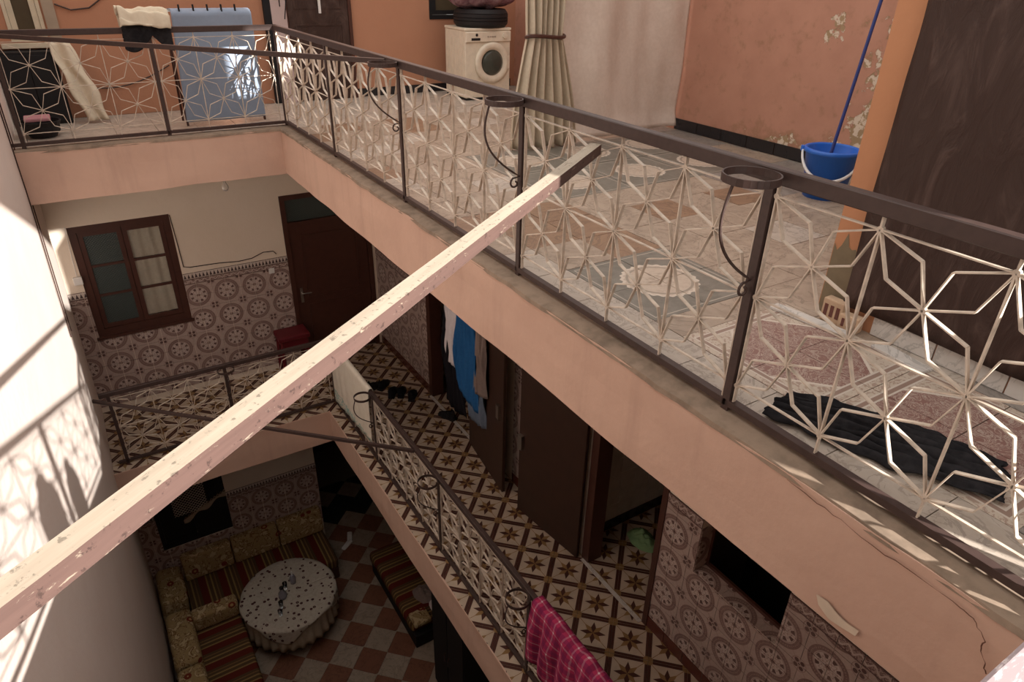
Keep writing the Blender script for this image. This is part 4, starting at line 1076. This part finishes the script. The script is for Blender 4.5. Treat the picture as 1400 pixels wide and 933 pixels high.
# ------------------------------------------------------------------ roof terrace: right side
t = thing('washing_machine', 'old cream front-loading washing machine against the orange far wall', 'washing machine', (2.96, 0.86, ZU), math.radians(-2))
bx, by, hz = 0.345, 0.31, 0.895
MB().box(-bx, bx, -by, by, 0.03, hz-0.02).obj('cabinet', 'white', t, bev=0.012)
MB().box(-bx-.008, bx+.008, -by-.008, by, hz-0.02, hz+0.012).obj('worktop', 'white', t, bev=0.006, segs=1)
pnl = MB().box(-bx+.004, bx-.004, -by-.022, -by, hz-0.155, hz-0.03).obj('control_panel', 'white', t, bev=0.006, segs=1)
MB().box(-0.26, -0.13, -by-.026, -by-.022, hz-0.135, hz-0.105).obj('drawer_slot', 'rubber', pnl)
MB().lathe([(0.018, 0), (0.016, 0.006), (0.001, 0.007)], 14, (-0.18, -by-.022, hz-0.068), axis='y').obj('emblem', 'rubber', pnl)
MB().lathe([(0.034, 0), (0.031, 0.026), (0.001, 0.028)], 20, (0.24, -by-.022, hz-0.085), axis='y').obj('dial', 'white', pnl)
for q in range(4): MB().box(-0.02+q*0.035, 0.0+q*0.035, -by-.027, -by-.022, hz-0.10, hz-0.085).obj('button', 'metal', pnl)
dr = MB().lathe([(0.165, 0.0), (0.262, 0.0), (0.262, 0.02), (0.235, 0.04), (0.185, 0.034), (0.165, 0.012)], 40, (0.06, -by, 0.475), axis='y').obj('door_ring', 'white', t, smooth=True)
MB().lathe([(0.165, 0.012), (0.13, 0.034), (0.065, 0.052), (0.001, 0.058)], 32, (0.06, -by, 0.475), axis='y').obj('door_glass', 'darkglass', t, smooth=True)
MB().box(0.285, 0.325, -by-.034, -by, 0.39, 0.56).obj('door_latch', 'white', t, bev=0.01)
MB().box(-bx+.01, bx-.01, -by+.004, by, 0.0, 0.03).obj('plinth', 'rubber', t)
for q in range(5): MB().box(-bx-.004, -bx, -0.24+q*0.11, -0.21+q*0.11, 0.08, hz-0.12).obj('side_rib', 'white', t)
t = thing('tyre', 'black car tyre lying flat on the washing machine', 'tyre', (3.0, 0.84, ZU+hz+0.013))
prof = [(0.21, 0.03), (0.225, 0.0), (0.33, 0.0), (0.365, 0.04), (0.37, 0.075), (0.36, 0.08), (0.37, 0.085), (0.372, 0.115), (0.362, 0.12), (0.372, 0.125), (0.37, 0.16), (0.36, 0.165), (0.365, 0.175), (0.33, 0.22), (0.225, 0.22), (0.21, 0.19)]
MB().lathe(prof+[prof[0]], 44).obj('tyre_casing', 'rubber', t, smooth=False)
def bun(u, v):
    a = 2*PI*u; b = PI*(v-0.5); k = 1+0.16*nz(math.cos(a)*3, math.sin(a)*3, v*4)+0.05*math.sin(a*9+v*7)+0.035*math.sin(a*19+v*23+3*nz(math.cos(a)*2, v*3, 1))
    return (3.0+0.50*k*math.cos(b)*math.cos(a), 0.84+0.34*k*math.cos(b)*math.sin(a), ZU+hz+0.235+0.17+0.17*k*math.sin(b))
tag(MB().grid(bun, 60, 26).obj('blanket_bundle', 'purple', smooth=True), 'bundled plum patterned blanket piled on the tyre', 'blanket')
# tied curtain and hanging sheet
t = thing('tied_curtain', 'cream curtain gathered by a brown cord beside the washing machine', 'curtain', (1.98, -2.2, ZU))
def cur(u, v):
    z = 0.012+v*2.6; zt = 1.06
    if z < zt: k = (z/zt); hw = 0.40-0.20*k**1.6
    else: k = (z-zt)/1.55; hw = 0.20+0.09*k
    x = (u-0.5)*2*hw + (0.05*(1-z/zt) if z < zt else 0.0)
    return (x, 0.055*math.sin(u*2*PI*6.5)*(1.0 if z > zt else 1.25-0.35*z/zt)+0.03*nz(u*5, z*1.5, 3), z)
o = MB().grid(cur, 110, 40).obj('curtain_cloth', 'curtain', t, smooth=True); solid(o, 0.004)
MB().tube([(0.215*math.cos(a), 0.085*math.sin(a), 1.06+0.01*math.sin(a*2)) for a in [2*PI*q/24 for q in range(25)]], 0.018, 6, cap=False).obj('tieback', 'wood', t)
def shf(u, v):
    x = 2.12+1.80*u; z = ZU+0.02+2.7*v
    fold = 0.05*math.sin(u*10+v*2.2+1.6*nz(u*3, v*2, 2))+0.06*nz(u*5, v*2.2, 8)+0.02*nz(u*13+v*4, v*3, 5)
    curl = 0.10*max(0, 1-v*14)*(0.4+0.6*math.sin(u*8)**2)
    return (x, -2.13+fold*0.8-curl*0.5+0.05*(u), z+curl*0.25)
o = MB().grid(shf, 80, 50).obj('hanging_sheet', 'sheet', smooth=True); solid(o, 0.004); tag(o, 'large grey beige sheet hanging to the floor beside the orange wall', 'sheet')
# bucket, mop, dustpan
t = thing('bucket', 'bright blue plastic bucket with white handle on the terrace floor', 'bucket', (3.15, -4.70, ZU))
MB().lathe([(0.001, 0.012), (0.15, 0.012), (0.152, 0.0), (0.158, 0.0), (0.205, 0.36), (0.222, 0.365), (0.222, 0.395), (0.205, 0.40), (0.196, 0.385), (0.148, 0.03), (0.001, 0.03)], 36).obj('bucket_body', 'bluep', t, smooth=True)
hd = []
for q in range(21):
    a = PI*q/20; ca_, sa_ = 0.228*math.cos(a), 0.215*math.sin(a); hd.append((-0.55*ca_-0.83*sa_, 0.83*ca_-0.55*sa_, 0.375-0.205*math.sin(a)))
MB().tube(hd, [0.009+0.005*math.sin(PI*q/20) for q in range(21)], 8).obj('bucket_handle', 'whitep', t, smooth=True)
for e in (0, -1): MB().lathe([(0.02, -0.02), (0.02, 0.02)], 10, hd[e]).obj('handle_lug', 'bluep', t)
t = thing('mop', 'blue mop handle standing in the blue bucket and leaning on the flaked wall', 'mop', (3.19, -4.66, ZU))
MB().tube([(0.0, 0.0, 0.30), (0.28, 0.11, 1.02), (0.55, 0.22, 1.70)], 0.014, 8).obj('mop_pole', plain('navy_blue_pole', (0.02, 0.035, 0.16), 0.4), t)
MB().tube([(0.55, 0.22, 1.70), (0.59, 0.235, 1.80)], 0.017, 8).obj('pole_grip', 'metal', t)
MB().lathe([(0.02, 0.34), (0.05, 0.28), (0.10, 0.10), (0.11, 0.035), (0.001, 0.033)], 14, (-0.0, -0.0, 0)).obj('mop_head', 'greycloth', t)
t = thing('floor_squeegee', 'dark long board with a teal lower end leaning behind the orange pillar', 'board', (2.72, -5.28, ZU))
MB().bar((0.0, 0, 0.0), (0.07, 0.05, 1.25), 0.13, 0.02, up=(0.3, 1, 0)).obj('board_panel', 'black', t)
MB().bar((-0.01, -0.02, 0.0), (0.02, -0.005, 0.42), 0.17, 0.03, up=(0.3, 1, 0)).obj('lower_blade', 'teal', t)
MB().tube([(-0.09, -0.03, 0.03), (-0.06, -0.03, 0.25), (-0.02, -0.02, 0.45)], 0.008, 6).obj('edge_strip', 'whitep', t)
# brown plastic sheet over the near right wall
def tp(u, v):
    y = -6.255-2.39*u; z = 0.05+3.0*v
    d = 0.018*abs(nz(y*2.6, z*0.6, 3))+0.012*math.sin(y*7+z*1.1+2*nz(y, z*.5, 1))+0.02
    return (1.2-d-0.012, y+(0.012*nz(z*2.6, 5, 2) if u == 0 else 0), z)
o = MB().grid(tp, 70, 50).obj('plastic_sheet', 'tarp', smooth=True); solid(o, 0.003); tag(o, 'dark brown wrinkled plastic sheet covering the near right wall', 'sheet')
# loose pieces on the floor at the pillar
t = thing('clay_block', 'upright buff hollow block standing at the pillar foot', 'block', (1.145, -6.17, ZU))
MB().box(-0.03, 0.03, -0.12, 0.0, 0, 0.13).obj('block_body', 'card', t, bev=0.006)
for q in range(3): MB().box(-0.032, -0.029, -0.105+q*0.035, -0.085+q*0.035, 0.035, 0.10).obj('block_hole', 'skirt', t)
t = thing('clay_block', 'smaller buff hollow block nearer the brown sheet at the pillar foot', 'block', (1.135, -6.30, ZU), 0.1)
MB().box(-0.03, 0.03, -0.09, 0.02, 0, 0.085).obj('block_body', 'card', t, bev=0.006)
for q in range(3): MB().box(-0.032, -0.029, -0.075+q*0.03, -0.06+q*0.03, 0.02, 0.065).obj('block_hole', 'skirt', t)
for (x0, y0, x1, y1, w, lab) in ((1.01, -5.95, 1.06, -6.40, 0.075, 'white marble strip lying on the floor in front of the buff blocks'), (1.10, -6.52, 1.06, -6.80, 0.085, 'short white marble strip lying below the brown sheet')):
    mb = MB(); d = Vector((x1-x0, y1-y0, 0)); L = d.length
    o = mb.box(0, L, -w/2, w/2, 0, 0.016).obj('marble_strip', 'marble', bev=0.002, segs=1); o.location = (x0, y0, ZU+0.001); o.rotation_euler = (0, 0, math.atan2(d.y, d.x)); tag(o, lab, 'strip')
# black ribbed cloth on the floor by the railing
def bc(u, v):
    P = [Vector((0.115, -6.64)), Vector((0.36, -6.60)), Vector((0.42, -7.46)), Vector((0.66, -7.34))]
    a = P[0].lerp(P[1], v); b = P[2].lerp(P[3], v); p = a.lerp(b, u)
    e = 0.03*nz(u*9, v*9, 4)
    bulge = 0.10*math.sin(PI*u)*(v-0.4)
    return (p.x+e+bulge-0.02, p.y+0.03*nz(u*4, v*14, 1)*(1 if u in (0, 1) else 0.3), ZU+0.006+0.034*(0.5+0.5*math.sin(v*40+3.0*nz(u*3, v*3, 6)))*(0.4+0.6*math.sin(PI*min(1, max(0, v))))+0.012*abs(nz(u*8, v*8, 2)))
o = MB().grid(bc, 60, 60).obj('black_cloth', 'blackcloth', smooth=True); solid(o, 0.004, 1); tag(o, 'crumpled black ribbed cloth lying on the terrace floor by the railing', 'cloth')
# near gallery: two unseen bottle shapes added to throw the rounded shadows on the left wall
for x, h, r, lab in ((-1.10, 0.84, 0.145, 'taller unseen bottle shape added behind the near gallery railing to cast a shadow'), (-0.70, 0.70, 0.12, 'shorter unseen bottle shape added behind the near gallery railing to cast a shadow')):
    t = thing('shadow_cylinder', lab, 'cylinder', (x, -8.24 if h > .7 else -8.20, ZU))
    MB().lathe([(r*.9, 0), (r, 0.03), (r, h-0.25), (r*.8, h-0.14), (r*.45, h-0.07), (r*.4, h), (0.001, h)], 24).obj('cylinder_body', 'metal', t, smooth=True)
    MB().lathe([(0.02, h), (0.02, h+0.03), (0.001, h+0.032)], 10).obj('valve', 'metal', t)

# ------------------------------------------------------------------ ground floor
win3 = window_frame('window_3', -2.44, -1.385, -6.70, -5.35, YF+0.012, 2, 1, ['black', 'black'], 0.06, 'black', label='dark ground floor window with white lattice net')
mb = MB()
for k in range(9):
    for s_ in (1, -1):
        pts = [(-2.14+0.055*k+s_*0.0275*((q % 2)*2-1), YF-0.004, -6.12+0.055*q) for q in range(14)]
        for a, b in zip(pts, pts[1:]): mb.bar(a, b, 0.006, 0.005)
mb2 = MB()
for q in range(26): mb2.bar((-2.05+0.026*q, YF-0.004, -6.22+0.012*q+(0.035 if q % 2 else 0)), (-2.05+0.026*(q+1), YF-0.004, -6.22+0.012*(q+1)+(0 if q % 2 else 0.035)), 0.012, 0.006)
mb2.grid(lambda u, v: (-2.06+0.68*u, YF-0.008, -6.22+0.31*u-0.07*v*(1+0.5*math.sin(u*14))), 30, 2)
nt = mb.obj('lattice_net', 'net', None); nt['kind'] = 'stuff'; nt.parent = win3; nt.matrix_parent_inverse = Matrix.Translation((2.44, -YF-0.012, 6.70))
ze = mb2.obj('net_edging', 'tskirt', None); ze.parent = win3; ze.matrix_parent_inverse = Matrix.Translation((2.44, -YF-0.012, 6.70))

def sofa(name, label, x0, x1, y0, y1, stripe):
    t = thing(name, label, 'sofa', ((x0+x1)/2, (y0+y1)/2, ZG)); cx, cy = (x0+x1)/2, (y0+y1)/2
    MB().box(x0-cx, x1-cx, y0-cy, y1-cy, 0.0, 0.24).obj('base', 'wood', t, bev=0.01)
    MB().box(x0-cx-.01, x1-cx+.01, y0-cy-.01, y1-cy+.01, 0.24, 0.45).obj('mattress', stripe, t, bev=0.05, segs=3, smooth=True)
    return t
sofa('sofa', 'long striped sofa along the far tiled wall of the ground floor', -2.28, 0.0, 0.50, 1.42, 'stripe_x')
sofa('sofa', 'striped sofa along the left wall beside the round table', -2.66, -1.66, -2.3, 0.34, 'stripe_y')
def cushion(label, x0, x1, y0, y1, z0, z1, grp=None, tilt=0.0, axis='x', nm='cushion'):
    cx, cy, cz = (x0+x1)/2, (y0+y1)/2, (z0+z1)/2
    o = MB().box(x0-cx, x1-cx, y0-cy, y1-cy, z0-cz, z1-cz).obj(nm, 'floral', bev=min(x1-x0, y1-y0, z1-z0)*0.24, segs=4, smooth=True)
    o.location = (cx, cy, cz); o.rotation_euler = (tilt if axis == 'x' else 0, tilt if axis == 'y' else 0, 0)
    return tag(o, label, 'cushion', grp)
SZ = ZG+0.455
cushion('gold floral back cushion at the left end of the far sofa', -2.26, -1.50, 1.24, 1.42, SZ, SZ+0.47, 'sofa back cushions', -0.12)
cushion('gold floral back cushion in the middle of the far sofa', -1.49, -0.74, 1.24, 1.42, SZ, SZ+0.47, 'sofa back cushions', -0.12)
cushion('gold floral back cushion at the right end of the far sofa', -0.73, 0.02, 1.24, 1.42, SZ, SZ+0.48, 'sofa back cushions', -0.12)
cushion('upright gold floral cushion in the corner between both sofas', -2.68, -2.30, 0.62, 1.40, SZ-0.2, SZ+0.34, 'corner cushions', 0.10, 'y')
cushion('gold floral cushion at the head of the left sofa', -2.32, -1.66, 0.14, 0.36, SZ, SZ+0.30, 'corner cushions')
cushion('gold floral bolster along the left wall, upper one behind the striped seat', -2.66, -2.30, -0.62, 0.40, SZ, SZ+0.36, 'left sofa bolsters')
cushion('gold floral bolster along the left wall, nearest the camera', -2.66, -2.30, -1.75, -0.66, SZ, SZ+0.36, 'left sofa bolsters')
# round table
TX, TY, TZ, TR = -0.95, -0.05, ZG+0.72, 0.66
t = thing('round_table', 'round table with dark legs under two cloths, between the sofas', 'table', (TX, TY, ZG))
MB().lathe([(0.001, 0.685), (TR-0.01, 0.685), (TR, 0.70), (TR-0.01, 0.715), (0.001, 0.715)], 48).obj('tabletop', 'wood', t)
for a in (0.5, 2.2, 3.75, 5.3): MB().tube([(0.42*math.cos(a), 0.42*math.sin(a), 0.69), (0.46*math.cos(a), 0.46*math.sin(a), 0.3), (0.53*math.cos(a), 0.53*math.sin(a), 0.0)], [0.035, 0.022, 0.03], 8).obj('leg', 'wood', t)
def skirtf(u, v):
    a = 2*PI*u; r = TR+0.012+0.03*v+(0.022*v)*math.sin(a*30)
    return (TX+r*math.cos(a), TY+r*math.sin(a), TZ-0.006-0.46*v)
o = MB().grid(skirtf, 240, 6).obj('table_skirt', 'tskirt', smooth=True); solid(o, 0.003); tag(o, 'beige pleated skirt cloth hanging round the table', 'tablecloth')
def topf(u, v):
    a = 2*PI*u; corner = abs(math.cos(2*(a+0.38)))**3
    tot = TR+0.03+0.012+0.26*corner; s_ = v*tot
    if s_ < TR: return (TX+s_*math.cos(a), TY+s_*math.sin(a), TZ+0.004+0.002*nz(s_*9*math.cos(a), s_*9*math.sin(a), 1))
    e = s_-TR; r = TR+0.035+min(e, 0.03)+0.012*math.sin(a*13)*min(1, e*8)
    return (TX+r*math.cos(a), TY+r*math.sin(a), TZ+0.004-max(0, e-0.01)*1.0)
o = MB().grid(topf, 120, 34).obj('tablecloth', 'tcloth', smooth=True); solid(o, 0.003, 1); tag(o, 'white tablecloth with small dark flowers spread on the round table', 'tablecloth')
# things on the table
t = thing('carafe', 'dark glass carafe in the middle of the round table', 'carafe', (-1.05, -0.12, TZ+0.008))
MB().lathe([(0.05, 0), (0.065, 0.04), (0.06, 0.11), (0.028, 0.16), (0.026, 0.20), (0.034, 0.215)], 18).obj('carafe_body', 'smoke', t, smooth=True)
MB().lathe([(0.036, 0.215), (0.03, 0.235), (0.001, 0.24)], 14).obj('stopper', 'glass', t, smooth=True)
def tumbler(label, x, y, h=0.11, r=0.035):
    t = thing('glass_tumbler', label, 'glass', (x, y, TZ+0.008), 0, 'table glasses')
    MB().lathe([(0.001, 0.0), (r*.8, 0), (r, h), (r*.92, h), (r*.74, 0.012), (0.001, 0.012)], 18).obj('glass_body', 'glass', t, smooth=True)
tumbler('clear tumbler on the table, nearest the near rim', -1.17, -0.42); tumbler('clear tumbler on the table just beyond the carafe', -0.97, 0.04, 0.13); tumbler('clear tumbler on the table between carafe and near tumbler', -1.12, -0.28, 0.12)
t = thing('candle_glass', 'greenish candle glass standing apart on the far side of the table', 'candle', (-0.83, 0.10, TZ+0.008))
MB().lathe([(0.045, 0), (0.05, 0.1), (0.03, 0.16), (0.02, 0.17)], 16).obj('candle_cup', 'smoke', t, smooth=True); MB().tube([(0, 0, 0.16), (0, 0, 0.24)], 0.012, 8).obj('candle', 'whitep', t)
# bench, folded clothes, black cabinet, floor cushion, slippers
t = thing('bench', 'striped upholstered bench on a dark base right of the chequered floor', 'bench', (0.83, -0.62, ZG))
MB().box(-0.30, 0.33, -0.85, 0.95, 0, 0.26).obj('base', 'black', t, bev=0.01); MB().box(-0.33, 0.35, -0.78, 0.98, 0.26, 0.47).obj('mattress', 'stripe_y', t, bev=0.07, segs=4, smooth=True)
cushion('small gold floral cushion at the near end of the striped bench', 0.52, 0.80, -1.50, -1.24, ZG+0.47, ZG+0.56)
crumple('folded_clothes', 'dark rumpled clothes lying on the striped bench', 'greycloth', 0.93, -0.95, ZG+0.465, 0.17, 0.2, 0.10, 'clothes', 5)
crumple('white_cloth', 'white crumpled cloth beside the dark clothes on the bench', 'whiteshirt', 0.98, -1.25, ZG+0.465, 0.09, 0.13, 0.09, 'cloth', 8)
t = thing('tall_cabinet', 'tall black cabinet on the ground floor under the lower gallery edge', 'cabinet', (0.80, -2.55, ZG))
MB().box(-0.24, 0.5, -0.45, 0.45, 0, 2.0).obj('cabinet_body', 'black', t, bev=0.01)
for q, s_ in enumerate((-1, 1)):
    dd = MB().box(-0.262, -0.24, min(s_*0.01, s_*0.44), max(s_*0.01, s_*0.44), 0.06, 1.94).obj('cabinet_door', 'black', t)
    MB().tube([(-0.265, s_*0.05, 0.9), (-0.285, s_*0.05, 0.92), (-0.285, s_*0.05, 1.05), (-0.265, s_*0.05, 1.07)], 0.008, 6).obj('door_pull', 'iron', dd)
cushion('gold floral cushion lying on top of the black cabinet under the gallery edge', 0.60, 1.05, -2.95, -2.55, ZG+2.0, ZG+2.12)
for q, (x, y, rz) in enumerate(((0.47, 1.30, 1.2), (0.36, 1.14, 0.6))):
    t = thing('slipper', ('white slipper by the dark doorway, the farther of two', 'white slipper by the dark doorway, the nearer of two')[q], 'slipper', (x, y, ZG), rz)
    MB().prism([(-.12, -.03), (-.1, -.04), (.1, -.045), (.13, 0), (.1, .045), (-.1, .04), (-.12, .03)], 0.001, 0.02).obj('sole', 'whitep', t)
    MB().grid(lambda u, v: (0.02+0.09*v, 0.045*math.cos(PI*u), 0.02+0.04*math.sin(PI*u)*(1-v*.5)), 10, 4).obj('strap', 'whitep', t)

# repeats share a group phrase
GROUPS = {'shoe': 'shoes on the gallery tiles', 'railing': 'star lattice railings', 'brace_bar': 'bars crossing the well', 'brace_beam': 'bars crossing the well', 'hanging_shirt': 'clothes hanging in the doorway',
          'hanging_jersey': 'clothes hanging in the doorway', 'hanging_cardigan': 'clothes hanging in the doorway', 'hanging_trousers': 'clothes hanging in the doorway', 'hanging_jeans': 'clothes hanging in the doorway',
          'loose_cable': 'loose cables by the brown door', 'slipper': 'white slippers', 'clay_block': 'blocks at the pillar foot', 'marble_strip': 'loose marble strips', 'shadow_cylinder': 'added shadow casters', 'sofa': 'striped sofas',
          'corner_cable': 'cables in the corner', 'wall_cable': 'cables on the orange wall'}
for o in bpy.data.objects:
    g = GROUPS.get(o.name.split('.')[0])
    if g and o.get('category') and not o.get('group'): o['group'] = g
